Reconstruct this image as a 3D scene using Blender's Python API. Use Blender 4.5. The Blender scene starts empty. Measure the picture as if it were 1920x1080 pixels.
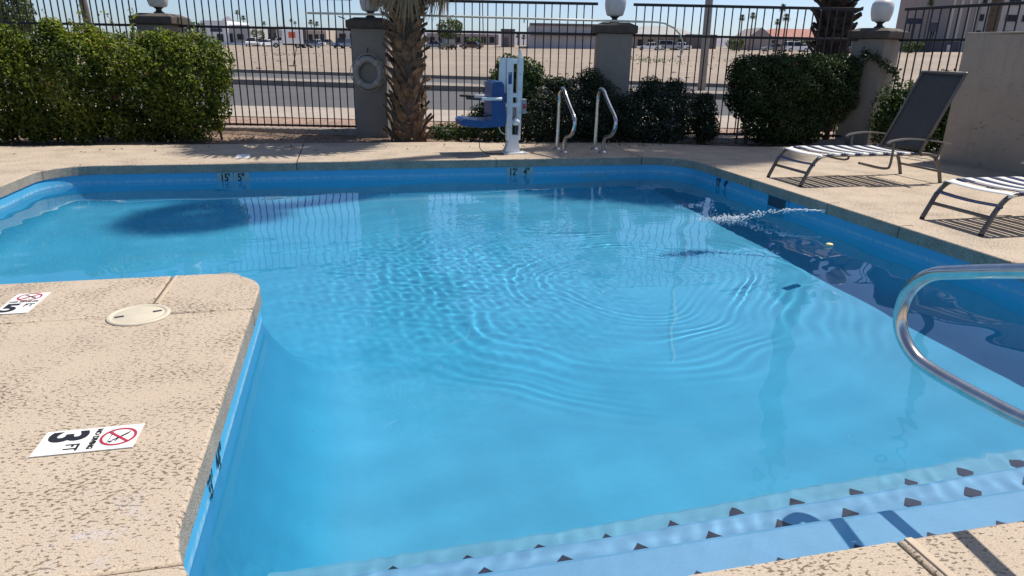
import bpy, bmesh, math, random
import numpy as np
from mathutils import Vector, Matrix

random.seed(7)
rng = np.random.default_rng(11)
sc = bpy.context.scene
COL = sc.collection
R = math.radians

# ------------------------------------------------------------------ camera
CAM_H = 1.25
YAW, PITCH, ROLL, FPX = R(13.6), R(19.0), R(1.15), 1290.0
RIGHT = Vector((math.cos(YAW), -math.sin(YAW), 0))
FWD = Vector((math.sin(YAW), math.cos(YAW), 0))
_u0 = Vector((0, 0, 1))
_f = math.cos(PITCH) * FWD - math.sin(PITCH) * _u0
_u = math.sin(PITCH) * FWD + math.cos(PITCH) * _u0
_rt = math.cos(ROLL) * RIGHT + math.sin(ROLL) * _u
_dn = math.sin(ROLL) * RIGHT - math.cos(ROLL) * _u
cam = bpy.data.cameras.new('camera')
cam_o = bpy.data.objects.new('camera', cam)
COL.objects.link(cam_o)
cam.sensor_width = 36.0
cam.lens = 36.0 * FPX / 1920.0
cam.clip_start = 0.05
cam.clip_end = 20000
_m = Matrix((_rt, -_dn, -_f)).transposed().to_4x4()
_m.translation = (0, 0, CAM_H)
cam_o.matrix_world = _m
sc.camera = cam_o

# ------------------------------------------------------------------ sky and sun
SUN = Vector((0.53, 0.19, 1.0)).normalized()
world = bpy.data.worlds.new('World')
sc.world = world
world.use_nodes = True
_nt = world.node_tree
_sky = _nt.nodes.new('ShaderNodeTexSky')
_sky.sky_type = 'NISHITA'
_sky.sun_disc = False
_sky.sun_elevation = math.asin(SUN.z)
_sky.sun_rotation = math.atan2(SUN.x, SUN.y)
_sky.altitude = 0.0
_sky.air_density = 0.6
_sky.dust_density = 0.9
_sky.ozone_density = 3.0
_nt.links.new(_sky.outputs[0], _nt.nodes['Background'].inputs[0])
_nt.nodes['Background'].inputs[1].default_value = 0.13
sun = bpy.data.lights.new('sun', 'SUN')
sun.energy = 4.6
sun.angle = R(0.53)
sun.color = (1.0, 0.94, 0.86)
sun_o = bpy.data.objects.new('sun', sun)
COL.objects.link(sun_o)
sun_o.location = (20, 10, 40)
sun_o.rotation_euler = SUN.to_track_quat('Z', 'Y').to_euler()
sun.cycles.is_caustics_light = True
sc.view_settings.view_transform = 'Standard'
sc.view_settings.look = 'None'
sc.view_settings.exposure = 0.22
sc.view_settings.gamma = 1.0
sc.cycles.max_bounces = 10
sc.cycles.transparent_max_bounces = 12
sc.cycles.use_denoising = True
sc.cycles.sample_clamp_indirect = 6.0


# ------------------------------------------------------------------ helpers
def W(u, d, z=0.0):
    """ground plan point: u metres to the right, d metres ahead of where the photographer stands"""
    p = RIGHT * u + FWD * d
    return Vector((p.x, p.y, z))


def tag(o, label=None, cat=None, group=None, kind=None):
    if label:
        o['label'] = label
    if cat:
        o['category'] = cat
    if group:
        o['group'] = group
    if kind:
        o['kind'] = kind
    return o


def thing(name, label, cat, loc=(0, 0, 0), rotz=0.0, group=None):
    o = bpy.data.objects.new(name, None)
    o.empty_display_size = 0.1
    COL.objects.link(o)
    o.location = loc
    o.rotation_euler = (0, 0, rotz)
    return tag(o, label, cat, group)


def link(name, me, parent=None, loc=None, rot=None, scale=None):
    o = bpy.data.objects.new(name, me)
    COL.objects.link(o)
    if parent:
        o.parent = parent
    if loc is not None:
        o.location = loc
    if rot is not None:
        o.rotation_euler = rot
    if scale is not None:
        o.scale = scale
    return o


def kids(o):
    return [c for c in bpy.data.objects if c.parent == o]


def copy_tree(o, parent=None):
    c = o.copy()
    COL.objects.link(c)
    c.parent = parent
    for ch in kids(o):
        copy_tree(ch, c)
    return c


class MB:
    """collects shapes for ONE mesh"""

    def __init__(self):
        self.v, self.f, self.s, self.mi = [], [], [], []

    def add(self, vs, fs, smooth=False, mi=0):
        o = len(self.v)
        self.v += [tuple(p) for p in vs]
        self.f += [tuple(i + o for i in f) for f in fs]
        self.s += [smooth] * len(fs)
        self.mi += [mi] * len(fs)
        return self

    def box(self, x0, x1, y0, y1, z0, z1, mi=0):
        vs = [(x0, y0, z0), (x1, y0, z0), (x1, y1, z0), (x0, y1, z0), (x0, y0, z1), (x1, y0, z1), (x1, y1, z1), (x0, y1, z1)]
        fs = [(3, 2, 1, 0), (4, 5, 6, 7), (0, 1, 5, 4), (1, 2, 6, 5), (2, 3, 7, 6), (3, 0, 4, 7)]
        return self.add(vs, fs, False, mi)

    def bbox(self, x0, x1, y0, y1, z0, z1, b=0.01, mi=0):
        """box with chamfered edges"""
        b = min(b, (x1 - x0) * .45, (y1 - y0) * .45, (z1 - z0) * .45)
        bm = bmesh.new()
        bmesh.ops.create_cube(bm, size=1)
        for v in bm.verts:
            v.co = Vector(((x0 + x1) / 2 + v.co.x * (x1 - x0), (y0 + y1) / 2 + v.co.y * (y1 - y0), (z0 + z1) / 2 + v.co.z * (z1 - z0)))
        bmesh.ops.bevel(bm, geom=bm.edges[:], offset=b, segments=2, profile=0.5, affect='EDGES')
        bm.verts.index_update()
        self.add([v.co[:] for v in bm.verts], [[v.index for v in f.verts] for f in bm.faces], False, mi)
        bm.free()
        return self

    def tube(self, pts, r, n=10, caps=True, mi=0):
        pts = [Vector(p) for p in pts]
        k = len(pts)
        rs = r if isinstance(r, (list, tuple)) else [r] * k
        vs, fs = [], []
        t0 = (pts[1] - pts[0]).normalized()
        ref = Vector((0, 0, 1)) if abs(t0.z) < .9 else Vector((1, 0, 0))
        a = t0.cross(ref).normalized()
        for i, p in enumerate(pts):
            t = (pts[min(i + 1, k - 1)] - pts[max(i - 1, 0)])
            t = t.normalized() if t.length > 1e-9 else t0
            a = (a - t * a.dot(t))
            a = a.normalized() if a.length > 1e-6 else t.orthogonal().normalized()
            b = t.cross(a)
            for j in range(n):
                an = 2 * math.pi * j / n
                vs.append(p + (a * math.cos(an) + b * math.sin(an)) * rs[i])
        for i in range(k - 1):
            for j in range(n):
                j2 = (j + 1) % n
                fs.append((i * n + j, i * n + j2, (i + 1) * n + j2, (i + 1) * n + j))
        self.add(vs, fs, True, mi)
        if caps:
            o = len(self.v) - k * n
            self.f.append(tuple(o + j for j in reversed(range(n))))
            self.f.append(tuple(o + (k - 1) * n + j for j in range(n)))
            self.s += [False, False]
            self.mi += [mi, mi]
        return self

    def lathe(self, prof, cx=0, cy=0, n=20, mi=0, smooth=True):
        vs, fs = [], []
        for (r, z) in prof:
            for j in range(n):
                a = 2 * math.pi * j / n
                vs.append((cx + r * math.cos(a), cy + r * math.sin(a), z))
        for i in range(len(prof) - 1):
            for j in range(n):
                j2 = (j + 1) % n
                fs.append((i * n + j, i * n + j2, (i + 1) * n + j2, (i + 1) * n + j))
        return self.add(vs, fs, smooth, mi)

    def prism(self, poly, axis, a0, a1, mi=0):
        """2D polygon extruded along axis 'x','y' or 'z' from a0 to a1"""
        def P(p, a):
            return {'x': (a, p[0], p[1]), 'y': (p[0], a, p[1]), 'z': (p[0], p[1], a)}[axis]
        n = len(poly)
        vs = [P(p, a0) for p in poly] + [P(p, a1) for p in poly]
        fs = [tuple(range(n)), tuple(reversed(range(n, 2 * n)))] + [(i, i + n, (i + 1) % n + n, (i + 1) % n) for i in range(n)]
        return self.add(vs, fs, False, mi)

    def sphere(self, c, r, n=8, mi=0, sx=1, sy=1, sz=1):
        prof = [(r * math.sin(math.pi * i / n), -r * math.cos(math.pi * i / n)) for i in range(n + 1)]
        o = len(self.v)
        self.lathe([(max(a, 1e-4), b) for a, b in prof], n=n + 2, mi=mi)
        for i in range(o, len(self.v)):
            x, y, z = self.v[i]
            self.v[i] = (c[0] + x * sx, c[1] + y * sy, c[2] + z * sz)
        return self

    def mesh(self, name, mats):
        me = bpy.data.meshes.new(name)
        me.from_pydata(self.v, [], self.f)
        bm = bmesh.new()
        bm.from_mesh(me)
        bmesh.ops.recalc_face_normals(bm, faces=bm.faces[:])
        bm.to_mesh(me)
        bm.free()
        if not isinstance(mats, (list, tuple)):
            mats = [mats]
        for m in mats:
            me.materials.append(m)
        me.polygons.foreach_set('use_smooth', self.s)
        me.polygons.foreach_set('material_index', self.mi)
        me.update()
        return me

    def build(self, name, mats, parent=None, loc=None, rot=None):
        return link(name, self.mesh(name, mats), parent, loc, rot)


# ------------------------------------------------------------------ materials
def nodes_of(name):
    m = bpy.data.materials.new(name)
    m.use_nodes = True
    nt = m.node_tree
    return m, nt, nt.nodes['Principled BSDF']


def nd(nt, t, **kw):
    n = nt.nodes.new('ShaderNode' + t)
    for k, v in kw.items():
        if k in n.bl_rna.properties:
            setattr(n, k, v)
        else:
            n.inputs[k].default_value = v
    return n


def coords(nt, scale=(1, 1, 1), rot=(0, 0, 0), world=False):
    mp = nd(nt, 'Mapping')
    mp.inputs['Scale'].default_value = scale
    mp.inputs['Rotation'].default_value = rot
    if world:
        g = nd(nt, 'NewGeometry')
        nt.links.new(g.outputs['Position'], mp.inputs[0])
    else:
        t = nd(nt, 'TexCoord')
        nt.links.new(t.outputs['Object'], mp.inputs[0])
    return mp.outputs[0]


def ramp(nt, src, stops):
    r = nd(nt, 'ValToRGB')
    el = r.color_ramp.elements
    while len(el) < len(stops):
        el.new(0.5)
    for e, (p, c) in zip(el, stops):
        e.position = p
        e.color = (*c, 1) if len(c) == 3 else c
    nt.links.new(src, r.inputs[0])
    return r.outputs[0]


def mixc(nt, fac, a, b, mode='MIX'):
    m = nd(nt, 'Mix', data_type='RGBA', blend_type=mode)
    for sock, v in ((m.inputs[0], fac), (m.inputs[6], a), (m.inputs[7], b)):
        if hasattr(v, 'type') and hasattr(v, 'is_output'):
            nt.links.new(v, sock)
        elif isinstance(v, (int, float)):
            sock.default_value = v
        else:
            sock.default_value = (*v, 1)
    return m.outputs[2]


def mat(name, col, rough=.6, metal=0., noise=0.12, nscale=8., bump=0.0, bscale=60., spec=.5, world=False, col2=None, detail=4):
    """plain painted / cast surface with some uneven tone and fine relief"""
    m, nt, p = nodes_of(name)
    c = coords(nt, world=world)
    n1 = nd(nt, 'TexNoise', Scale=nscale, Detail=detail, Roughness=.6)
    nt.links.new(c, n1.inputs['Vector'])
    lo = tuple(max(0, x * (1 - noise)) for x in col)
    hi = col2 if col2 else tuple(min(1, x * (1 + noise)) for x in col)
    nt.links.new(ramp(nt, n1.outputs[0], [(.3, lo), (.7, hi)]), p.inputs['Base Color'])
    p.inputs['Roughness'].default_value = rough
    p.inputs['Metallic'].default_value = metal
    p.inputs['Specular IOR Level'].default_value = spec
    if bump:
        n2 = nd(nt, 'TexNoise', Scale=bscale, Detail=3)
        nt.links.new(c, n2.inputs['Vector'])
        b = nd(nt, 'Bump', Strength=bump, Distance=.01)
        nt.links.new(n2.outputs[0], b.inputs['Height'])
        nt.links.new(b.outputs[0], p.inputs['Normal'])
    return m


def deck_material():
    m, nt, p = nodes_of('deck')
    c = coords(nt, world=True)
    cs = coords(nt, scale=(56, 104, 60), rot=(0, 0, R(24)), world=True)
    big = nd(nt, 'TexNoise', Scale=1.7, Detail=5, Roughness=.6)
    nt.links.new(c, big.inputs['Vector'])
    base = ramp(nt, big.outputs[0], [(.25, (.405, .335, .247)), (.5, (.47, .392, .290)), (.75, (.52, .44, .333))])
    grain = nd(nt, 'TexNoise', Scale=190, Detail=3)
    nt.links.new(c, grain.inputs['Vector'])
    base = mixc(nt, .5, base, ramp(nt, grain.outputs[0], [(.3, (.28, .22, .165)), (.6, (.58, .475, .37))]))
    pit = nd(nt, 'TexNoise', Scale=1.0, Detail=2.5, Roughness=.55)
    nt.links.new(cs, pit.inputs['Vector'])
    area = nd(nt, 'TexNoise', Scale=3.2, Detail=3)
    nt.links.new(c, area.inputs['Vector'])
    # more pits where the trowelled coat is worn
    mth = nd(nt, 'Math', operation='MULTIPLY_ADD')
    nt.links.new(area.outputs[0], mth.inputs[0])
    mth.inputs[1].default_value = .34
    nt.links.new(pit.outputs[0], mth.inputs[2])
    pm = ramp(nt, mth.outputs[0], [(.738, (0, 0, 0)), (.80, (1, 1, 1))])
    col = mixc(nt, pm, base, (.18, .135, .095))
    stain = nd(nt, 'TexNoise', Scale=.8, Detail=6, Roughness=.7)
    nt.links.new(c, stain.inputs['Vector'])
    col = mixc(nt, ramp(nt, stain.outputs[0], [(.54, (0, 0, 0)), (.74, (.5, .5, .5))]), col, (.36, .315, .26))
    vd = nd(nt, 'VectorMath', operation='DISTANCE')
    nt.links.new(c, vd.inputs[0])
    vd.inputs[1].default_value = (-.70, 1.78, 0)
    sm = nd(nt, 'TexNoise', Scale=13, Detail=5, Roughness=.7)
    nt.links.new(c, sm.inputs['Vector'])
    near = ramp(nt, vd.outputs['Value'], [(.05, (1, 1, 1)), (.24, (0, 0, 0))])
    spill = mixc(nt, 1.0, near, ramp(nt, sm.outputs[0], [(.52, (0, 0, 0)), (.66, (.45, .45, .45))]), 'MULTIPLY')
    col = mixc(nt, spill, col, (.50, .50, .55))
    nt.links.new(col, p.inputs['Base Color'])
    p.inputs['Roughness'].default_value = .85
    p.inputs['Specular IOR Level'].default_value = .25
    hgt = nd(nt, 'Math', operation='SUBTRACT')
    nt.links.new(grain.outputs[0], hgt.inputs[0])
    nt.links.new(pm, hgt.inputs[1])
    b = nd(nt, 'Bump', Strength=.55, Distance=.004)
    nt.links.new(hgt.outputs[0], b.inputs['Height'])
    nt.links.new(b.outputs[0], p.inputs['Normal'])
    return m


def pool_material(name, cols):
    """painted plaster, faintly mottled, with a thin chalky line where the water stands"""
    m, nt, p = nodes_of(name)
    c = coords(nt, world=True)
    n1 = nd(nt, 'TexNoise', Scale=.55, Detail=7, Roughness=.68)
    nt.links.new(c, n1.inputs['Vector'])
    col = ramp(nt, n1.outputs[0], [(.3, cols[0]), (.55, cols[1]), (.75, cols[2])])
    n2 = nd(nt, 'TexNoise', Scale=26, Detail=4)
    nt.links.new(c, n2.inputs['Vector'])
    g = nd(nt, 'NewGeometry')
    sp = nd(nt, 'SeparateXYZ')
    nt.links.new(g.outputs['Position'], sp.inputs[0])
    ma = nd(nt, 'Math', operation='ADD')
    nt.links.new(sp.outputs['Z'], ma.inputs[0])
    ma.inputs[1].default_value = .185
    mb_ = nd(nt, 'Math', operation='ABSOLUTE')
    nt.links.new(ma.outputs[0], mb_.inputs[0])
    band = ramp(nt, mb_.outputs[0], [(.004, (1, 1, 1)), (.022, (0, 0, 0))])
    patchy = ramp(nt, n2.outputs[0], [(.40, (.15, .15, .15)), (.62, (.8, .8, .8))])
    col = mixc(nt, mixc(nt, 1.0, band, patchy, 'MULTIPLY'), col, (.34, .52, .62))
    chip = ramp(nt, n2.outputs[0], [(.735, (0, 0, 0)), (.75, (.8, .8, .8))])
    col = mixc(nt, chip, col, (.10, .25, .38))
    nt.links.new(col, p.inputs['Base Color'])
    p.inputs['Roughness'].default_value = .5
    b = nd(nt, 'Bump', Strength=.12, Distance=.01)
    nt.links.new(n2.outputs[0], b.inputs['Height'])
    nt.links.new(b.outputs[0], p.inputs['Normal'])
    return m


def speckle(name, a, b, c3, scale, rough=.85, bump=.5, big=None):
    m, nt, p = nodes_of(name)
    c = coords(nt, world=True)
    n = nd(nt, 'TexVoronoi', Scale=scale)
    nt.links.new(c, n.inputs['Vector'])
    sep = nd(nt, 'SeparateColor')
    nt.links.new(n.outputs['Color'], sep.inputs[0])
    col = ramp(nt, sep.outputs[0], [(0., a), (.45, b), (1., c3)])
    n2 = nd(nt, 'TexNoise', Scale=big or scale / 40, Detail=5, Roughness=.65)
    nt.links.new(c, n2.inputs['Vector'])
    col = mixc(nt, 1.0, col, ramp(nt, n2.outputs[0], [(.3, (.72, .72, .72)), (.7, (1.1, 1.1, 1.1))]), 'MULTIPLY')
    nt.links.new(col, p.inputs['Base Color'])
    p.inputs['Roughness'].default_value = rough
    bp = nd(nt, 'Bump', Strength=bump, Distance=.006)
    nt.links.new(n.outputs['Distance'], bp.inputs['Height'])
    nt.links.new(bp.outputs[0], p.inputs['Normal'])
    return m


def leaf_material(name, stops, trans=.35, rough=.5):
    m, nt, p = nodes_of(name)
    a = nd(nt, 'Attribute', attribute_name='tint')
    col = ramp(nt, a.outputs['Fac'], stops)
    nt.links.new(col, p.inputs['Base Color'])
    p.inputs['Roughness'].default_value = rough
    p.inputs['Specular IOR Level'].default_value = .35
    t = nd(nt, 'BsdfTranslucent')
    br = mixc(nt, 1.0, col, (1.25, 1.35, .75), 'MULTIPLY')
    nt.links.new(br, t.inputs[0])
    mx = nd(nt, 'MixShader')
    mx.inputs[0].default_value = trans
    nt.links.new(p.outputs[0], mx.inputs[1])
    nt.links.new(t.outputs[0], mx.inputs[2])
    nt.links.new(mx.outputs[0], nt.nodes['Material Output'].inputs[0])
    return m


def water_material():
    m, nt, p = nodes_of('water')
    p.inputs['Base Color'].default_value = (1, 1, 1, 1)
    p.inputs['Roughness'].default_value = 0.0
    p.inputs['IOR'].default_value = 1.333
    p.inputs['Transmission Weight'].default_value = 1.0
    return m


def stucco(name, col, bscale):
    """trowelled stucco with drip streaks, patches and fine cracks"""
    m, nt, p = nodes_of(name)
    c = coords(nt, world=True)
    n1 = nd(nt, 'TexNoise', Scale=1.6, Detail=7, Roughness=.65)
    nt.links.new(c, n1.inputs['Vector'])
    base = ramp(nt, n1.outputs[0], [(.3, tuple(x * .84 for x in col)), (.7, tuple(x * 1.08 for x in col))])
    cs = coords(nt, scale=(9, 9, .7), world=True)
    n2 = nd(nt, 'TexNoise', Scale=1., Detail=5, Roughness=.7)
    nt.links.new(cs, n2.inputs['Vector'])
    base = mixc(nt, ramp(nt, n2.outputs[0], [(.55, (0, 0, 0)), (.75, (.45, .45, .45))]), base, tuple(x * .62 for x in col))
    ct = coords(nt, scale=(bscale * .5, bscale * .5, bscale * 1.5), world=True)
    n3 = nd(nt, 'TexNoise', Scale=1., Detail=5, Roughness=.6)
    nt.links.new(ct, n3.inputs['Vector'])
    pits = ramp(nt, n3.outputs[0], [(.30, (1, 1, 1)), (.37, (0, 0, 0))])
    base = mixc(nt, pits, base, tuple(x * .5 for x in col))
    nt.links.new(base, p.inputs['Base Color'])
    p.inputs['Roughness'].default_value = .92
    b = nd(nt, 'Bump', Strength=.8, Distance=.008)
    nt.links.new(n3.outputs[0], b.inputs['Height'])
    nt.links.new(b.outputs[0], p.inputs['Normal'])
    return m


M = {}
M['deck'] = deck_material()
M['coping'] = speckle('coping', (.20, .17, .13), (.34, .30, .24), (.50, .45, .38), 230, big=4)
M['joint'] = mat('joint', (.10, .075, .055), rough=.95)
M['caulk'] = mat('caulk', (.50, .40, .29), rough=.8, bump=.3)
M['pool'] = pool_material('pool_floor_plaster', [(.040, .335, .52), (.046, .395, .61), (.062, .44, .655)])
M['poolwall'] = pool_material('pool_wall_plaster', [(.060, .36, .61), (.078, .405, .655), (.10, .44, .68)])  # paler than the floor: light through shallower water put into the plaster colour
M['step'] = mat('step_plaster', (.165, .39, .58), rough=.55, noise=.08, nscale=3, bump=.15, bscale=60, world=True)
M['step3'] = mat('step_plaster_low', (.13, .39, .53), rough=.55, noise=.1, nscale=3, bump=.15, bscale=60, world=True)  # lowest step darkened: light lost in deeper water put into its colour
M['steptile'] = mat('step_tile', (.025, .03, .055), rough=.3)
M['water'] = water_material()
M['drop'] = None
M['steel'] = mat('steel', (.62, .60, .57), rough=.2, metal=1., noise=.15, nscale=14)
M['steel_dull'] = mat('steel_dull', (.55, .52, .48), rough=.34, metal=1., noise=.2, nscale=10)
M['iron'] = mat('iron', (.022, .019, .018), rough=.55, noise=.3, nscale=30)
M['rust'] = mat('rust_iron', (.05, .028, .02), rough=.8, noise=.4, nscale=30)
M['pillar'] = stucco('pillar_stucco', (.285, .25, .21), 40)
M['cap'] = mat('pillar_cap', (.085, .07, .055), rough=.85, noise=.25, nscale=9, bump=.4, bscale=50)
M['wall'] = stucco('wall_stucco', (.42, .355, .285), 22)
M['globe'] = mat('globe', (.62, .60, .58), rough=.35, noise=.06, nscale=5)
M['black'] = mat('black_metal', (.02, .02, .02), rough=.45)
M['white'] = mat('white_paint', (.78, .79, .78), rough=.35, noise=.05, nscale=5)
M['blue'] = mat('blue_plastic', (.006, .062, .205), rough=.4, noise=.1, nscale=6)
M['bgrey0'] = mat('box_grey', (.30, .31, .32), rough=.5)
M['grip'] = mat('grip_rubber', (.02, .02, .022), rough=.7)
M['ring'] = mat('ring_vinyl', (.32, .305, .28), rough=.5, noise=.12, nscale=9)
M['rope'] = mat('rope', (.45, .42, .36), rough=.9)
M['crook'] = mat('aluminium_pole', (.62, .61, .50), rough=.4, noise=.1)
M['chair'] = mat('chair_frame', (.12, .105, .09), rough=.4, noise=.12, nscale=9, spec=.6)
M['sling'] = mat('sling_mesh', (.075, .068, .060), rough=.75, noise=.1, nscale=25, bump=.5, bscale=400)
M['strapw'] = mat('strap_white', (.80, .79, .74), rough=.35, noise=.05, nscale=8)
M['strapb'] = mat('strap_navy', (.03, .045, .13), rough=.3, noise=.1, nscale=8)
M['strapt'] = mat('strap_tan', (.55, .50, .40), rough=.4, noise=.06, nscale=8)
M['signw'] = mat('sign_white', (.80, .79, .75), rough=.4, noise=.05, nscale=12)
M['signr'] = mat('sign_red', (.42, .025, .05), rough=.45)
M['signk'] = mat('sign_black', (.014, .014, .016), rough=.5)
M['tilew'] = mat('depth_tile', (.30, .41, .43), rough=.25, noise=.06, nscale=20)
M['lid'] = mat('skimmer_lid', (.55, .49, .375), rough=.6, noise=.06, nscale=14)
M['soil'] = speckle('soil', (.12, .075, .05), (.21, .135, .09), (.32, .22, .15), 34, big=.9)
M['gravel'] = speckle('gravel', (.20, .12, .085), (.30, .19, .135), (.44, .33, .25), 24, big=.7)
M['dirt'] = speckle('dirt', (.265, .205, .15), (.305, .24, .178), (.35, .282, .215), 3.0, big=.05, bump=.25)
M['concrete'] = mat('concrete', (.36, .305, .25), rough=.9, noise=.12, nscale=1.5, bump=.3, bscale=40, world=True)
M['asphalt'] = mat('asphalt', (.085, .083, .085), rough=.9, noise=.15, nscale=.6, bump=.4, bscale=60, world=True)
M['paint'] = mat('road_paint', (.62, .60, .55), rough=.7)
M['kerb'] = mat('kerb_stone', (.25, .21, .175), rough=.9, noise=.15, nscale=2)
M['bark'] = mat('bark', (.12, .085, .06), rough=.95, noise=.35, nscale=18, bump=.8, bscale=30)
M['boot'] = mat('palm_boot', (.14, .082, .043), rough=.85, noise=.5, nscale=9, bump=.6, bscale=40, col2=(.34, .215, .12))
M['boot2'] = mat('palm_boot_grey', (.10, .066, .042), rough=.9, noise=.5, nscale=11, bump=.6, bscale=40, col2=(.24, .165, .105))
M['deadfrond'] = mat('dead_frond', (.24, .18, .11), rough=.85, noise=.3, nscale=12)
M['frond'] = mat('palm_frond', (.075, .12, .035), rough=.5, noise=.3, nscale=6)
M['twig'] = mat('twig', (.13, .095, .065), rough=.9)
M['flower'] = mat('flower_pink', (.36, .03, .08), rough=.6)
M['purple'] = mat('flower_purple', (.22, .14, .42), rough=.6)
M['dryleaf'] = mat('yellow_float', (.90, .70, .28), rough=.6)
M['hedge'] = leaf_material('leaf_hedge', [(0, (.022, .034, .007)), (.28, (.065, .098, .015)), (.55, (.17, .21, .03)), (.88, (.34, .36, .055)), (1, (.30, .17, .08))], .52)
M['bush'] = leaf_material('leaf_bush', [(0, (.015, .032, .01)), (.4, (.04, .075, .018)), (.8, (.085, .14, .03)), (1, (.15, .19, .06))], .3)
M['bushd'] = leaf_material('leaf_dark', [(0, (.012, .022, .012)), (.5, (.03, .05, .022)), (.9, (.06, .09, .035)), (1, (.12, .10, .14))], .22)
M['boug'] = leaf_material('leaf_bougainvillea', [(0, (.014, .027, .010)), (.5, (.04, .07, .018)), (.9, (.075, .11, .028)), (1, (.14, .035, .03))], .25)
M['fartree'] = leaf_material('leaf_far', [(0, (.05, .075, .03)), (.6, (.10, .14, .05)), (1, (.20, .22, .06))], .25)


# ------------------------------------------------------------------ leaves
def leaf_mesh(name, P, size, material, up=.35, aspect=.5, tint=None, outward=None, fold=.18):
    """one mesh of folded leaf blades at the points P (n x 3)"""
    n = len(P)
    nrm = rng.normal(size=(n, 3))
    if outward is not None:
        nrm = nrm * .75 + outward * .9
    nrm[:, 2] += up
    nrm /= np.linalg.norm(nrm, axis=1)[:, None]
    t = rng.normal(size=(n, 3))
    t[:, 2] -= .25
    t -= nrm * (t * nrm).sum(1)[:, None]
    t /= np.linalg.norm(t, axis=1)[:, None]
    b = np.cross(nrm, t)
    L = size * rng.uniform(.6, 1.25, (n, 1))
    Wd = L * aspect * .5
    v = np.empty((n, 4, 3))
    v[:, 0] = P - t * L * .5
    v[:, 1] = P + b * Wd + nrm * L * fold
    v[:, 2] = P + t * L * .5 - nrm * L * .08
    v[:, 3] = P - b * Wd + nrm * L * fold
    base = np.arange(n)[:, None] * 4
    f = np.concatenate([base + [0, 1, 2], base + [0, 2, 3]], 1).reshape(-1, 3)
    me = bpy.data.meshes.new(name)
    me.vertices.add(n * 4)
    me.vertices.foreach_set('co', v.ravel())
    me.loops.add(n * 6)
    me.loops.foreach_set('vertex_index', f.ravel().astype(np.int32))
    me.polygons.add(n * 2)
    me.polygons.foreach_set('loop_start', np.arange(0, n * 6, 3, dtype=np.int32))
    me.update(calc_edges=True)
    at = me.attributes.new('tint', 'FLOAT', 'FACE')
    tv = np.clip(rng.normal(.5, .22, n) if tint is None else tint, 0, 1)
    at.data.foreach_set('value', np.repeat(tv, 2).astype(np.float32))
    me.materials.append(material)
    return me


def blob_points(ells, n, depth=.3, lump=.16, freq=5.0, seed=0):
    """points in the outer layer of a union of ellipsoids (cx,cy,cz,rx,ry,rz) with lumps and hollows"""
    r = np.random.default_rng(seed)
    E = np.array(ells, float)
    wgt = (E[:, 3] * E[:, 4] + E[:, 3] * E[:, 5] + E[:, 4] * E[:, 5])
    wgt /= wgt.sum()
    ph = r.uniform(0, 6.28, (6, 3))
    out, outn = [], []
    tot = 0
    while tot < n:
        k = n * 2
        idx = r.choice(len(E), k, p=wgt)
        d = r.normal(size=(k, 3))
        d /= np.linalg.norm(d, axis=1)[:, None]
        rad = 1 - np.abs(r.normal(0, depth, k))
        rad = np.clip(rad, .1, 1)
        q0 = E[idx, :3] + d * E[idx, 3:]
        ns = sum(np.sin(q0 @ np.array([[freq * (1 + .6 * i)], [freq * (1.2 - .1 * i)], [freq * (.8 + .5 * i)]]).reshape(3) + ph[i, 0]) *
                 np.sin(q0[:, 2] * freq * (1 + .3 * i) + ph[i, 1]) for i in range(4)) / 4
        rad = rad * (1 + lump * ns)
        q = E[idx, :3] + d * E[idx, 3:] * rad[:, None]
        keep = q[:, 2] > .02
        # drop what lies deep inside a neighbour
        for j in range(len(E)):
            e = (q - E[j, :3]) / E[j, 3:]
            inside = (e ** 2).sum(1) < .45
            keep &= ~(inside & (idx != j))
        # hollows between the leaf clumps
        keep &= r.uniform(size=k) < np.clip(.75 + ns * 1.1, .15, 1)
        out.append(q[keep])
        nn = d[keep] / E[idx[keep], 3:]
        outn.append(nn / np.linalg.norm(nn, axis=1)[:, None])
        tot += keep.sum()
    return np.concatenate(out)[:n], np.concatenate(outn)[:n]


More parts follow.
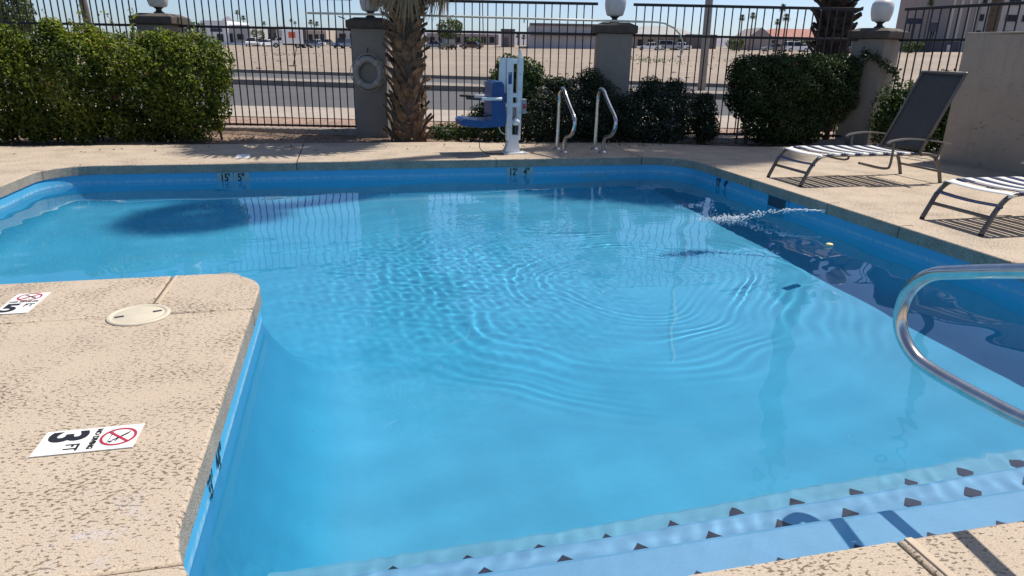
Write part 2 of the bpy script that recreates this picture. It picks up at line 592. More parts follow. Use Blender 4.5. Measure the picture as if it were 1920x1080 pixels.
def shrub(name, label, cat, base, ells, n, size, material, seed, group=None, core=.22, branches=8, depth=.3, lump=.16, freq=5., aspect=.5, flowers=None, up=.35):
    """ells are given in camera-plan metres (u right, d ahead, z up) relative to base"""
    t = thing(name, label, cat, base, -YAW, group)
    P, N = blob_points(ells, n, depth, lump, freq, seed)
    cl = sum(np.sin(P @ np.array([3.1 + 1.7 * q, 2.3 - .6 * q, 4.1 + 1.1 * q]) + q * 1.7 + seed) for q in range(3)) / 3
    tint = np.clip(np.random.default_rng(seed).normal(.46, .19, n) + .22 * cl, 0, 1)
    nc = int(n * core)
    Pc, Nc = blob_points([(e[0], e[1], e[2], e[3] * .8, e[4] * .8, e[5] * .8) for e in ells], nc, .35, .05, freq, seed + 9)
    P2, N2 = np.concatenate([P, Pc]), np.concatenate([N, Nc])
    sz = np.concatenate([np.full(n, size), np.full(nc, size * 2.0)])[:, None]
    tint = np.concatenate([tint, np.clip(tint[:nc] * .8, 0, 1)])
    link('foliage', leaf_mesh('foliage', P2, sz, material, tint=tint, outward=N2, aspect=aspect, up=up), t)
    rr = random.Random(seed)
    for i in range(branches):
        e = rr.choice(ells)
        p0 = Vector((e[0] * .6 + rr.uniform(-.1, .1), e[1] * .6, 0)) if len(ells) < 12 else Vector((e[0] + rr.uniform(-.15, .15), e[1], 0))
        p1 = Vector((e[0] + rr.uniform(-.5, .5) * e[3], e[1] + rr.uniform(-.5, .5) * e[4], e[2] + rr.uniform(.1, .75) * e[5]))
        mid = p0.lerp(p1, .5) + Vector((rr.uniform(-.1, .1), rr.uniform(-.1, .1), .05))
        MB().tube([p0, mid, p1], [.016, .012, .005], n=5).build('branch', M['twig'], t)
    if flowers:
        fm, fn, fs = flowers
        r2 = np.random.default_rng(seed + 50)
        k = r2.choice(n, fn)
        c = P[k] + N[k] * .03
        pts = np.repeat(c, 5, 0) + r2.normal(0, .018, (fn * 5, 3))
        link('blossom', leaf_mesh('blossom', pts, fs, fm, aspect=.9), t)
    return t


# ------------------------------------------------------------------ slabs, basin, ground
def arc(cx, cy, r, a0, a1, n=12):
    return [(cx + r * math.cos(R(a0 + (a1 - a0) * i / n)), cy + r * math.sin(R(a0 + (a1 - a0) * i / n))) for i in range(n + 1)]


def offset_poly(poly, d):
    """move a CCW polygon's edges inwards by d"""
    n = len(poly)
    out = []
    for i in range(n):
        a, b, c = Vector(poly[i - 1]), Vector(poly[i]), Vector(poly[(i + 1) % n])
        e1, e2 = (b - a).normalized(), (c - b).normalized()
        n1, n2 = Vector((-e1.y, e1.x)), Vector((-e2.y, e2.x))
        k = (n1 + n2)
        k = k / max(.2, k.dot(n1))
        out.append((b.x + k.x * d, b.y + k.y * d))
    return out


def slab(poly, parent, z0=-.10, z1=0., r=.011):
    rings = [(0, z0), (0, z1 - r), (r * .3, z1 - r * .3), (r, z1)]
    mb = MB()
    n = len(poly)
    for k, (off, z) in enumerate(rings):
        mb.v += [(x, y, z) for x, y in (offset_poly(poly, off) if off else poly)]
    for k in range(len(rings) - 1):
        for i in range(n):
            j = (i + 1) % n
            mb.f.append((k * n + i, k * n + j, (k + 1) * n + j, (k + 1) * n + i))
            mb.s.append(k > 0)
            mb.mi.append(1 if k == 0 else 0)
    mb.f.append(tuple((len(rings) - 1) * n + i for i in range(n)))
    mb.s.append(False)
    mb.mi.append(0)
    mb.f.append(tuple(reversed(range(n))))
    mb.s.append(False)
    mb.mi.append(1)
    return mb.build('deck_slab', [M['deck'], M['coping']], parent)


XR, YF, XL, XP, YP, YN = 4.225, 8.27, -3.09, -.506, 4.085, 1.275
deck = thing('pool_deck', None, None)
deck['kind'] = 'structure'
G = .006
slab([(-10, YP + G), (XL, YP + G), (XL, 7.82)] + arc(-2.64, 7.82, .45, 180, 90)[1:] + [(-.57 - G, YF), (-.57 - G, 9.97), (-10, 9.97)], deck)
slab([(-.57 + G, YF), (3.68 - G, YF), (3.68 - G, 9.70), (1.3, 9.97), (-.57 + G, 9.97)], deck)
slab([(XR, 1.775 + G), (12, 1.775 + G), (12, 8.7), (7.0, 8.96), (5.67, 9.08), (4.23, 9.62), (3.68 + G, 9.69), (3.68 + G, YF - .0001)] + arc(3.675, 7.72, .55, 88, 0), deck)
slab([(1.41 + G, -3), (12, -3), (12, 1.775 - G), (XR, 1.775 - G)] + arc(3.725, 1.775, .5, -2, -90) + [(1.41 + G, YN)], deck)
slab([(-10, -3), (1.41 - G, -3), (1.41 - G, YN)] + arc(XP + .5, 1.775, .5, 270, 203.4) + [(-10, 1.58 - G)], deck)
slab([(-10, 1.58 + G)] + arc(XP + .5, 1.775, .5, 202.2, 180) + [(XP, 3.455 - G), (-10, 3.455 - G)], deck)
slab([(-10, 3.455 + G), (-1.01 - G, 3.455 + G), (-1.01 - G, YP), (-10, YP)], deck)
slab([(-1.01 + G, 3.455 + G), (XP, 3.455 + G), (XP, 3.755)] + arc(-.836, 3.755, .33, 0, 90)[1:] + [(-1.01 + G, YP)], deck)
for x0, x1, y0, y1 in ((-10, XP - .012, 3.449, 3.461), (-10, XP + .01, 1.574, 1.586), (-.576, -.564, YF + .012, 9.96), (3.674, 3.686, YF + .012, 9.68), (-1.016, -1.004, 3.47, YP - .012)):
    MB().box(x0, x1, y0, y1, -.09, -.012).build('joint_filler', M['joint'], deck)
# caulked joint at the near corner, saw-cut joints in the coping
MB().bbox(1.43, 1.455, -3, YN - .004, -.02, .006, .003).build('caulk_strip', M['caulk'], deck)
MB().bbox(-.99, -.975, 3.60, YP - .02, -.02, .005, .002).build('caulk_strip', M['caulk'], deck)


def coping_joint(p, nrm):
    """thin saw cut over a coping edge: p on the edge, nrm points into the pool"""
    a = math.atan2(nrm[1], nrm[0])
    mb = MB()
    mb.box(-.12, -.02, -.0035, .0035, -.01, .0015)
    mb.box(-.02, .0025, -.0035, .0035, -.099, -.012)
    mb.prism([(-.02, -.012), (.0022, -.014), (-.004, -.002), (-.02, .0015)], 'y', -.0035, .0035)
    mb.build('coping_joint', M['joint'], deck, (p[0], p[1], 0), (0, 0, a))


for p_, n_ in [((-2.79, YF - .02), (.3, -1)), ((-3.06, 7.98), (1, -.35)), ((1.77, YF), (0, -1)), ((XR, 5.33), (-1, 0)), ((XR, 4.46), (-1, 0)), ((XR, 6.6), (-1, 0))]:
    coping_joint(p_, Vector(n_).normalized())

# --- pool basin
FLOOR = -1.12
WATER_Z = -.20
outline = [(XL, YP)] + [(-1.2, YP)] + arc(-.836, 3.755, .33, 90, 0) + arc(XP + .5, 1.775, .5, 180, 270) + arc(3.725, 1.775, .5, 270, 360) + arc(3.675, 7.72, .55, 0, 90) + arc(-2.64, 7.82, .45, 90, 180)
outline = [p for i, p in enumerate(outline) if i == 0 or (Vector(p) - Vector(outline[i - 1])).length > 1e-4]
basin = thing('pool_basin', None, None)
basin['kind'] = 'structure'


def ring_wall(rings):
    mb = MB()
    n = len(outline)
    for off, z in rings:
        for (x0, y0), (x, y) in zip(outline, offset_poly(outline, off)):
            # the wall along the peninsula slopes out into the floor, the others stand nearly upright
            k = 1.0 if off < 0 else (1.2 if x0 < -.3 and y0 < 3.9 else .8)
            mb.v.append((x0 + (x - x0) * k, y0 + (y - y0) * k, z))
    for k in range(len(rings) - 1):
        for i in range(n):
            j = (i + 1) % n
            mb.f.append((k * n + i, k * n + j, (k + 1) * n + j, (k + 1) * n + i))
            mb.s.append(True)
            mb.mi.append(0)
    return mb, n


rw = [(-.012, -.10), (.0, -.34), (.05, -.60), (.12, FLOOR + .26), (.20, FLOOR + .12), (.30, FLOOR + .04), (.44, FLOOR)]
mb, n_ = ring_wall(rw)
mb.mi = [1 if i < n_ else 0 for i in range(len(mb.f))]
mb.f.append(tuple((len(rw) - 1) * n_ + i for i in range(n_)))
mb.s.append(True)
mb.mi.append(0)
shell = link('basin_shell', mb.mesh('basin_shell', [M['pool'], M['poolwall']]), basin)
shell.cycles.is_caustics_receiver = True
STEPS = [(1.66, -.27), (1.925, -.55), (2.185, -.83)]
y_prev = 1.262
for yy, zz in STEPS:
    st = MB().bbox(-.45, 4.20, y_prev, yy, FLOOR - .05, zz, .018).build('step', M['step3'] if zz < -.7 else M['step'], basin)
    st.cycles.is_caustics_receiver = True
    y_prev = yy
TL = MB()
TL.add([(-.038, 0, 0), (0, -.038, 0), (.038, 0, 0), (0, .038, 0), (-.038, 0, .004), (0, -.038, .004), (.038, 0, .004), (0, .038, .004)],
       [(3, 2, 1, 0), (4, 5, 6, 7), (0, 1, 5, 4), (1, 2, 6, 5), (2, 3, 7, 6), (3, 0, 4, 7)])
tl_me = TL.mesh('step_tile', M['steptile'])
for (x0, yy, zz, k0, k1) in [(1.245, 1.487, -.27, -4, 10), (1.49, 1.822, -.55, -5, 9), (1.76, 2.088, -.83, -6, 8)]:
    for k in range(k0, k1):
        o = link('step_tile', tl_me, basin, (x0 + .28 * k, yy, zz + .001))
        o.cycles.is_caustics_receiver = True

# --- water surface
JET = Vector((3.50, 5.64))
NX, NY = 690, 660
xs = np.linspace(XL - .005, XR + .005, NX)
ys = np.linspace(YN - .005, YF + .005, NY)
X, Y = np.meshgrid(xs, ys)
Z = np.zeros_like(X)
wr = np.random.default_rng(5)
for i in range(26):
    lam = wr.uniform(.28, 1.1)
    k = 2 * math.pi / lam
    a = wr.normal(2.0, .75)
    Z += .0050 / k * wr.uniform(.4, 1) * np.sin(k * (math.cos(a) * X + math.sin(a) * Y) + wr.uniform(0, 6.28))
Xw = X + .12 * np.sin(1.9 * Y + .7) + .07 * np.sin(4.3 * Y + 2.2 * X) + .025 * np.sin(9.1 * X - 5.3 * Y)
Yw = Y + .09 * np.sin(2.3 * X + 1.9) + .05 * np.sin(3.7 * X - 3.1 * Y) + .025 * np.sin(8.3 * Y + 6.1 * X)
rj = np.hypot(Xw - 2.45, (Yw - 5.1) * 1.05)
th = np.arctan2(Yw - 5.1, Xw - 2.45)
calm = np.clip((Y - 2.7) / 1.1, 0, 1) ** 2
lob = .55 + .45 * np.sin(1.5 * th + 2.0 + .8 * np.sin(rj * 1.7)) ** 2
for lam, amp, r0, wd, ph in [(.085, .0125, 1.0, .5, 0), (.105, .0145, 1.35, .6, 1.3), (.07, .010, .8, .45, 2.1), (.13, .009, 1.8, .7, .4)]:
    k = 2 * math.pi / lam
    Z += amp / k * lob * calm * np.exp(-((rj - r0) / wd) ** 2) * np.sin(k * rj + ph + .8 * np.sin(1.3 * Xw + 1.1 * Yw + 4 * lam) + 1.0 * np.sin(4.1 * X - 3.3 * Y + 9 * lam) + .8 * np.sin(7.3 * X + 5.9 * Y + 23 * lam)) * (.7 + .5 * np.sin(5.1 * X + 2.7 * Y + 31 * lam))
# fine cat's paws near the middle of the pool
patch = np.exp(-(((X - 1.1) / 1.1) ** 2 + ((Y - 5.5) / 1.2) ** 2))
for i in range(16):
    lam = wr.uniform(.065, .14)
    k = 2 * math.pi / lam
    a = wr.uniform(0, 6.28)
    Z += .0085 / k * patch * wr.uniform(.4, 1) * np.sin(k * (math.cos(a) * X + math.sin(a) * Y) + wr.uniform(0, 6.28))
# ripples thrown back by the steps
patch = np.exp(-((Y - 1.85) / .33) ** 2)
for i in range(22):
    lam = wr.uniform(.065, .15)
    k = 2 * math.pi / lam
    a = wr.uniform(0, 6.28)
    Z += .0078 / k * patch * wr.uniform(.4, 1) * np.sin(k * (math.cos(a) * X + math.sin(a) * Y) + wr.uniform(0, 6.28) + .6 * np.sin(2.1 * X))
V = np.stack([X.ravel(), Y.ravel(), (Z + WATER_Z).ravel()], 1)
idx = np.arange(NX * NY).reshape(NY, NX)
cxm, cym = (X[:-1, :-1] + X[1:, 1:]) / 2, (Y[:-1, :-1] + Y[1:, 1:]) / 2
keep = ~((cxm < XP - .05) & (cym < YP - .05))
F = np.stack([idx[:-1, :-1], idx[:-1, 1:], idx[1:, 1:], idx[1:, :-1]], -1)[keep]
me = bpy.data.meshes.new('pool_water')
me.vertices.add(len(V))
me.vertices.foreach_set('co', V.ravel())
me.loops.add(F.size)
me.loops.foreach_set('vertex_index', F.ravel().astype(np.int32))
me.polygons.add(len(F))
me.polygons.foreach_set('loop_start', np.arange(0, F.size, 4, dtype=np.int32))
me.update(calc_edges=True)
me.shade_smooth()
me.materials.append(M['water'])
water = link('pool_water', me)
water['kind'] = 'structure'
water.cycles.is_caustics_caster = True


# --- ground
def lot(u, d):
    """the vacant lot beyond the street climbs gently, more so to the right"""
    t = min(max((d - 36) / 105.0, 0), 1)
    return (1.65 + .013 * max(-90, min(120, u))) * t + .02 * min(max(d - 141, 0), 60) - .03


gb = MB()
us = [-1500, -600, -250, -120, -60, -30, -10, 0, 10, 30, 60, 120, 250, 600, 1500]
ds = [12.6, 20, 28, 36, 45, 55, 65, 75, 85, 95, 105, 115, 125, 135, 146, 200, 400, 900, 2500]
for d in ds:
    for u in us:
        gb.v.append(tuple(W(u, d, lot(u, d))))
for i in range(len(ds) - 1):
    for j in range(len(us) - 1):
        a = i * len(us) + j
        gb.f.append((a, a + 1, a + len(us) + 1, a + len(us)))
        gb.s.append(True)
        gb.mi.append(0)
gr = gb.build('ground', M['dirt'])
gr['kind'] = 'structure'
# planting strip between the deck and the street, and the land round the pool
pb = MB()


def flat(name, pts, z, m, parent=None):
    mb = MB()
    mb.add([(p[0], p[1], z) for p in pts], [tuple(range(len(pts)))])
    o = mb.build(name, m, parent)
    o['kind'] = 'structure'
    return o


soil_pts = [W(-60, 12.62)[:2], (-30, 9.9), (XL - 1.0, 9.9), (4.0, 8.9), (12, 8.2), (40, 8.2), W(60, 12.62)[:2]]
gb = MB()
nx_ = 60
for j in range(7):
    for i in range(nx_):
        u = -12 + 24 * i / (nx_ - 1)
        d = 8.55 + (12.62 - 8.55) * j / 6
        p = W(u, d)
        h = -.035 + .05 * math.sin(u * 2.1 + d) * math.sin(d * 1.7 + u) * (1 if 0 < j < 6 else 0)
        gb.v.append((p.x, max(p.y, 8.6), h - .012))
for j in range(6):
    for i in range(nx_ - 1):
        a = j * nx_ + i
        gb.f.append((a, a + 1, a + nx_ + 1, a + nx_))
        gb.s.append(True)
        gb.mi.append(0)
o = gb.build('planting_bed', M['soil'])
o['kind'] = 'structure'
o = flat('gravel_strip', [W(-40, 11.25)[:2], W(40, 11.25)[:2], W(40, 13.1)[:2], W(-40, 13.1)[:2]], .0, M['gravel'])


def strip(name, l0, r0, l1, r1, z, m):
    """sheet between a near line (l0-r0) and a far line (l1-r1), all (u,d), run on far to both sides"""
    def ext(a, b):
        a, b = Vector(a), Vector(b)
        e = (b - a).normalized()
        return a - e * 45, b + e * 45
    A, B = ext(l0, r0)
    C_, D = ext(l1, r1)
    return flat(name, [W(*A)[:2], W(*B)[:2], W(*D)[:2], W(*C_)[:2]], z, m)


L1 = ((-5.6, 13.08), (3.41, 12.73))
L2 = ((-6.6, 15.46), (4.1, 15.39))
L3 = ((-10.35, 24.4), (5.6, 21.3))
L4 = ((-11.8, 28.0), (6.65, 25.3))
L5 = ((-15.0, 35.6), (7.76, 29.6))
strip('sidewalk', *L1, *L2, .012, M['concrete'])
strip('road', *L2, *L3, .004, M['asphalt'])
L4 = ((-9.95, 25.9), (6.0, 22.8))
strip('road_far_lanes', *L4, *L5, .004, M['asphalt'])


def kerb(name, line, w, h, m):
    a, b = Vector(line[0]), Vector(line[1])
    e = (b - a).normalized()
    n = Vector((-e.y, e.x))
    a, b = a - e * 45, b + e * 45
    mb = MB()
    q = [a, b, b + n * w, a + n * w]
    qq = [W(*p)[:2] for p in q]
    mb.prism(qq, 'z', -.02, h)
    o = mb.build(name, m)
    o['kind'] = 'structure'
    return o


L3n = L3
med_w = 3.2
kerb('median', L3, 1.6, .17, M['kerb'])
kerb('kerb', L5, .3, .15, M['kerb'])
for fr in (.5,):
    a = Vector(L4[0]).lerp(Vector(L5[0]), fr)
    b = Vector(L4[1]).lerp(Vector(L5[1]), fr)
    e = (b - a).normalized()
    for k in range(-8, 20):
        p = a + e * (k * 4.5)
        q = p + e * 2.0
        n = Vector((-e.y, e.x)) * .06
        o = flat('lane_line', [W(*(p - n))[:2], W(*(q - n))[:2], W(*(q + n))[:2], W(*(p + n))[:2]], .009, M['paint'])
# ------------------------------------------------------------------ pillars with lamps
def local(name, label, cat, u, d, z=0., rot=0., group=None):
    """a thing whose local x runs to the right and local y away from the pool's near side"""
    return thing(name, label, cat, W(u, d, z), -YAW + rot, group)


PIL = [(-5.39, 11.1, 0.), (-2.21, 11.1, 0.), (1.46, 11.1, 0.), (5.47, 11.15, R(38))]
PIL_WORDS = ['rising behind the long leafy hedge', 'carrying the life ring beside the palm trunk', 'behind the grab rails in the middle of the fence', 'with ivy on it behind the reclined lounge chair']
for (u, d, rot), wd in zip(PIL, PIL_WORDS):
    t = local('fence_pillar', 'grey stucco fence pillar with dark cap ' + wd, 'pillar', u, d, 0, rot, 'pillars of the pool fence')
    MB().bbox(-.25, .25, -.25, .25, -.15, 1.525, .012).build('shaft', M['pillar'], t)
    mb = MB()
    mb.bbox(-.315, .315, -.315, .315, 1.527, 1.64, .015)
    mb.add([(-.29, -.29, 1.639), (.29, -.29, 1.639), (.29, .29, 1.639), (-.29, .29, 1.639), (-.2, -.2, 1.68), (.2, -.2, 1.68), (.2, .2, 1.68), (-.2, .2, 1.68)],
           [(0, 1, 5, 4), (1, 2, 6, 5), (2, 3, 7, 6), (3, 0, 4, 7), (4, 5, 6, 7)])
    mb.build('cap', M['cap'], t)
LAMP_WORDS = ['above the left hedge', 'half hidden by dead palm fronds', 'on the pillar behind the grab rails', 'on the ivy pillar by the lounge chair']
for i, ((u, d, rot), wd) in enumerate(zip(PIL, LAMP_WORDS)):
    t = local('globe_lamp', 'white globe lamp ' + wd, 'lamp', u, d, 1.68, rot + .3 * i, 'globe lamps on the fence pillars')
    MB().lathe([(.001, 0), (.075, 0), (.075, .02), (.045, .035), (.04, .065), (.07, .085), (.07, .09), (.001, .09)], n=18).build('lamp_base', M['black'], t)
    MB().lathe([(.06, .088), (.115, .10), (.128, .12), (.15, .20), (.158, .28), (.15, .34), (.12, .385), (.07, .405), (.001, .41)], n=26).build('globe', M['globe'], t)

# ------------------------------------------------------------------ iron fence
RAIL_ME, PICK_ME = {}, MB().bbox(-.008, .008, -.008, .008, .05, 1.935, .002).mesh('picket', M['iron'])


def fence(label, p0, p1, spacing, start=.0, thick=.013):
    a, b = Vector(p0), Vector(p1)
    Lg = (b - a).length
    e = (b - a).normalized()
    t = thing('iron_fence', label, 'fence', W(a.x, a.y, 0), -YAW + math.atan2(e.y, e.x), 'iron fence panels round the pool')
    for z, h, y in ((.075, .016, .0), (1.512, .018, .0), (1.94, .02, .0)):
        MB().bbox(0, Lg, -.016, .016, z - h, z + h, .004).build('rail', M['rust'] if z < .2 else M['iron'], t)
    n = int((Lg - .06) / spacing)
    for k in range(n + 1):
        x = .05 + k * spacing
        if x < Lg - .03:
            o = link('picket', PICK_ME, t, (x, .0, 0))
            o.rotation_euler = (0, random.uniform(-.004, .004), 0)
    return t


fence('black iron fence panel at the far left above the hedge', (-9.6, 11.1), (-5.66, 11.1), .098)
fence('black iron fence panel between the hedge and the life ring pillar', (-5.12, 11.1), (-2.48, 11.1), .111)
fence('black iron fence panel between palm trunk and middle pillar', (-1.94, 11.1), (1.2, 11.1), .1205)
fence('black iron fence panel between middle pillar and ivy pillar', (1.73, 11.1), (5.16, 11.12), .1205)
fence('black iron fence panel turning the corner behind the stucco wall', (5.72, 10.97), (7.7, 5.4), .14)
# low concrete kerb under the fence
o = MB().bbox(-9.8, -2.46, -.11, .11, -.1, .035, .01).build('fence_footing', M['concrete'], None, W(0, 11.1), (0, 0, -YAW))
tag(o, 'low pale concrete footing under the fence left of the life ring', 'footing')
o = MB().bbox(-1.95, 5.2, -.09, .09, -.1, .02, .01).build('fence_footing', M['concrete'], None, W(0, 11.1), (0, 0, -YAW))
tag(o, 'low concrete footing under the fence right of the palm', 'footing')

# ------------------------------------------------------------------ stucco wall
t = thing('stucco_wall', 'plain taupe stucco wall behind the lounge chairs', 'wall', (7.6, 0, 0))
mb = MB()
zs = [0] * 0
top = [(y, 1.55 + .006 * math.sin(y * 7) + .004 * math.sin(y * 17)) for y in np.linspace(-3, 7.6, 60)]
n = len(top)
vs = [(0, y, -.05) for y, z in top] + [(0, y, z) for y, z in top] + [(.2, y, z) for y, z in top] + [(.2, y, -.05) for y, z in top]
fs = [(k * n + i, k * n + i + 1, (k + 1) * n + i + 1, (k + 1) * n + i) for k in range(3) for i in range(n - 1)]
fs += [(n - 1, 2 * n - 1, 3 * n - 1, 4 * n - 1), (0, 3 * n, 2 * n, n)]
mb.add(vs, fs)
mb.build('wall_body', M['wall'], t)
m_, nt_, p_ = nodes_of('wall_edge_light')
MB().bbox(-.004, .204, -3, 7.6, 1.552, 1.575, .008).build('coping_cap', M['wall'], t)

# ------------------------------------------------------------------ life ring on its pillar
t = local('life_ring', 'grey white life ring hanging on the pillar by the palm', 'life ring', -2.22, 10.80, .90)
mb = MB()
mb.tube([(.185 * math.cos(a), 0, .195 * math.sin(a)) for a in np.linspace(0, 2 * math.pi, 40)], .05, n=14, caps=False)
mb.build('ring', M['ring'], t)
for k in range(4):
    a = R(45 + 90 * k)
    c = Vector((.185 * math.cos(a), 0, .195 * math.sin(a)))
    tg = Vector((-math.sin(a), 0, math.cos(a)))
    MB().tube([c - tg * .03, c + tg * .03], .053, n=14).build('band', M['rope'], t)
mb = MB()
rp = []
for k in range(4):
    a0, a1 = R(45 + 90 * k), R(135 + 90 * k)
    for s in np.linspace(0, 1, 9)[:-1]:
        a = a0 + (a1 - a0) * s
        r = .245 + .022 * math.sin(math.pi * s)
        rp.append((r * math.cos(a), -.01, r * 1.03 * math.sin(a)))
mb.tube(rp + [rp[0]], .006, n=6, caps=False)
mb.build('grab_line', M['rope'], t)
MB().tube([(0, .03, .24), (0, .0, .31), (.0, .05, .36)], .006, n=6).build('hanger', M['black'], t)

# ------------------------------------------------------------------ shepherd's crook hung along the fence top
t = local('shepherds_crook', 'long pale rescue pole with hook hung along the fence top', 'rescue pole', 0, 10.72, 0)
MB().tube([(-3.05, 0, 1.715), (-1.5, 0, 1.715), (.2, 0, 1.70), (1.82, -.02, 1.688)], .0155, n=10).build('pole', M['crook'], t)
MB().tube([(1.82, -.02, 1.688), (2.02, -.02, 1.686), (2.14, -.02, 1.67), (2.28, -.02, 1.61), (2.37, -.02, 1.53), (2.42, -.02, 1.44), (2.44, -.02, 1.33), (2.42, -.02, 1.25), (2.39, -.02, 1.21), (2.36, -.02, 1.23)], .011, n=8).build('hook', M['crook'], t)
for u in (-2.6, .1):
    MB().tube([(u, 0, 1.68), (u, .38, 1.66)], .008, n=6).build('bracket', M['iron'], t)

# ------------------------------------------------------------------ grab rails and stair rail
def smooth_path(pts, n=6):
    P = [Vector(p) for p in pts]
    out = []
    for i in range(len(P) - 1):
        p0, p1, p2, p3 = P[max(i - 1, 0)], P[i], P[i + 1], P[min(i + 2, len(P) - 1)]
        for k in range(n):
            s = k / n
            out.append(.5 * ((2 * p1) + (p2 - p0) * s + (2 * p0 - 5 * p1 + 4 * p2 - p3) * s * s + (3 * p1 - p0 - 3 * p2 + p3) * s ** 3))
    out.append(P[-1])
    return out


def grab_rail(x, yo, label):
    t = thing('grab_rail', label, 'handrail', (x, yo, 0), 0, 'grab rails at the far pool edge')
    pts = [(0, .03, -.03), (0, .03, .25), (0, .03, .5), (0, .03, .65), (0, .0, .745), (0, -.09, .80), (0, -.19, .775), (0, -.28, .71), (0, -.45, .60), (0, -.62, .50), (0, -.67, .43), (0, -.655, .36), (0, -.60, .29), (0, -.50, .245), (0, -.42, .225), (0, -.345, .205), (0, -.30, .16), (0, -.285, .10), (0, -.28, -.03)]
    MB().tube(smooth_path(pts, 5), .0245, n=14).build('tube', M['steel'], t)
    for yy in (.03, -.28):
        MB().lathe([(.026, .03), (.034, .026), (.06, .008), (.062, .0), (.02, 0)], 0, yy, n=18).build('escutcheon', M['steel_dull'], t)
    return t


grab_rail(2.775, 9.0, 'bent steel grab rail nearer the white pool lift')
grab_rail(3.30, 8.96, 'bent steel grab rail farther from the pool lift, before the dark shrubs')

t = thing('stair_rail', 'thick polished steel stair rail curving over the near steps', 'handrail', (1.985, 0, 0))
pts = [(0, .62, -.05), (0, .62, .4), (0, .64, .70), (0, .72, .81), (0, .86, .835), (0, 1.05, .80), (0, 1.3, .735), (0, 1.58, .648), (0, 1.80, .575), (0, 1.915, .528), (0, 1.985, .45), (0, 2.005, .36), (0, 1.985, .285), (0, 1.915, .225), (0, 1.82, .203), (0, 1.6, .20), (0, 1.42, .21), (0, 1.27, .26), (0, 1.12, .34), (0, .95, .38), (0, .62, .385)]
MB().tube(smooth_path(pts, 6), .0245, n=18).build('tube', M['steel'], t)
MB().lathe([(.026, .03), (.034, .026), (.06, .008), (.062, .0), (.02, 0)], 0, .62, n=18).build('escutcheon', M['steel_dull'], t)

# recessed ladder treads in the far wall
for k, z in enumerate((-.30, -.46, -.62)):
    o = MB().bbox(2.86, 3.20, YF - .035, YF + .02, z - .035, z + .035, .008).build('ladder_tread', M['tilew'], basin)
    o.cycles.is_caustics_receiver = True
# skimmer mouth and return fitting in the right wall
MB().box(XR - .002, XR + .02, 5.93, 6.24, -.245, -.112).build('skimmer_mouth', mat('skimmer_shade', (.02, .05, .08), rough=.6), basin)  # dark panel on the unbroken wall paints the shade inside the mouth
mb = MB()
mb.box(XR - .008, XR + .02, 5.90, 5.93, -.25, -.106)
mb.box(XR - .008, XR + .02, 6.24, 6.27, -.25, -.106)
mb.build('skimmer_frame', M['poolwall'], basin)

# ------------------------------------------------------------------ pool lift
t = thing('pool_lift', 'white pool lift with blue seat standing on the far deck', 'pool lift', (2.08, 8.75, 0))
MB().bbox(-.13, .18, -.11, .11, .0, .018, .005).build('base_plate', M['white'], t)
mb = MB()
mb.add([(-.11, -.07, .018), (.09, -.07, .018), (.09, .07, .018), (-.11, .07, .018), (-.03, -.05, .24), (.06, -.05, .24), (.06, .05, .24), (-.03, .05, .24)],
       [(3, 2, 1, 0), (4, 5, 6, 7), (0, 1, 5, 4), (1, 2, 6, 5), (2, 3, 7, 6), (3, 0, 4, 7)])
mb.build('pedestal', M['white'], t)
for (x0, x1, xt0, xt1, z0, z1, y0, y1) in ((-.085, -.015, -.095, -.01, .17, 1.17, -.05, .03), (.045, .10, .055, .12, .17, 1.17, -.03, .05)):
    mb = MB()
    mb.add([(x0, y0, z0), (x1, y0, z0), (x1, y1, z0), (x0, y1, z0), (xt0, y0, z1), (xt1, y0, z1), (xt1, y1, z1), (xt0, y1, z1)],
           [(3, 2, 1, 0), (4, 5, 6, 7), (0, 1, 5, 4), (1, 2, 6, 5), (2, 3, 7, 6), (3, 0, 4, 7)])
    mb.build('column', M['white'], t)
mb = MB()
mb.prism([(-.19, .80), (-.105, .74), (-.10, 1.175), (-.175, 1.16)], 'y', -.02, .02)
mb.build('side_panel', M['white'], t)
MB().prism([(.06, 1.165), (.125, 1.0), (.125, 1.10), (.085, 1.27), (.07, 1.25)], 'y', -.012, .012).build('top_fin', M['white'], t)
MB().bbox(-.012, .05, -.035, .035, 1.10, 1.16, .008).build('crosshead', M['white'], t)
MB().bbox(-.02, .055, -.045, .045, .70, .75, .008).build('bracket', M['white'], t)
MB().bbox(-.11, .06, -.055, .055, .58, .63, .008).build('bracket', M['white'], t)
MB().tube([(.01, 0, .64), (.02, 0, .38)], .012, n=8).build('piston', M['steel_dull'], t)
mb = MB()
mb.tube([(.03 + .028 * math.cos(a), .028 * math.sin(a) - .06, .24 + .17 * a / (2 * math.pi * 8)) for a in np.linspace(0, 2 * math.pi * 8, 120)], .006, n=6)
mb.build('spring', M['grip'], t)
MB().lathe([(.001, .36), (.035, .36), (.05, .39), (.048, .42), (.02, .45), (.001, .455)], .03, -.06, n=14).build('knob', M['white'], t)
for bx_, by_ in ((-.10, -.085), (.15, -.085), (-.10, .085), (.15, .085)):
    MB().lathe([(.001, .032), (.011, .032), (.013, .018), (.001, .018)], bx_, by_, n=6).build('bolt', M['steel_dull'], t)
MB().bbox(.105, .165, -.05, .03, .50, .68, .008).build('control_box', M['bgrey0'], t)
MB().bbox(.115, .155, -.0515, -.0495, .56, .62, .0005).build('warning_label', M['signr'], t)
MB().bbox(-.075, -.03, -.0525, -.0495, .86, 1.0, .0005).build('label', M['blue'], t)
for z_ in (.33, .52, .80, .98):
    for x_ in (-.055, .078):
        MB().tube([(x_, -.058, z_), (x_, -.04, z_)], .009, n=6).build('bolt', M['steel_dull'], t)
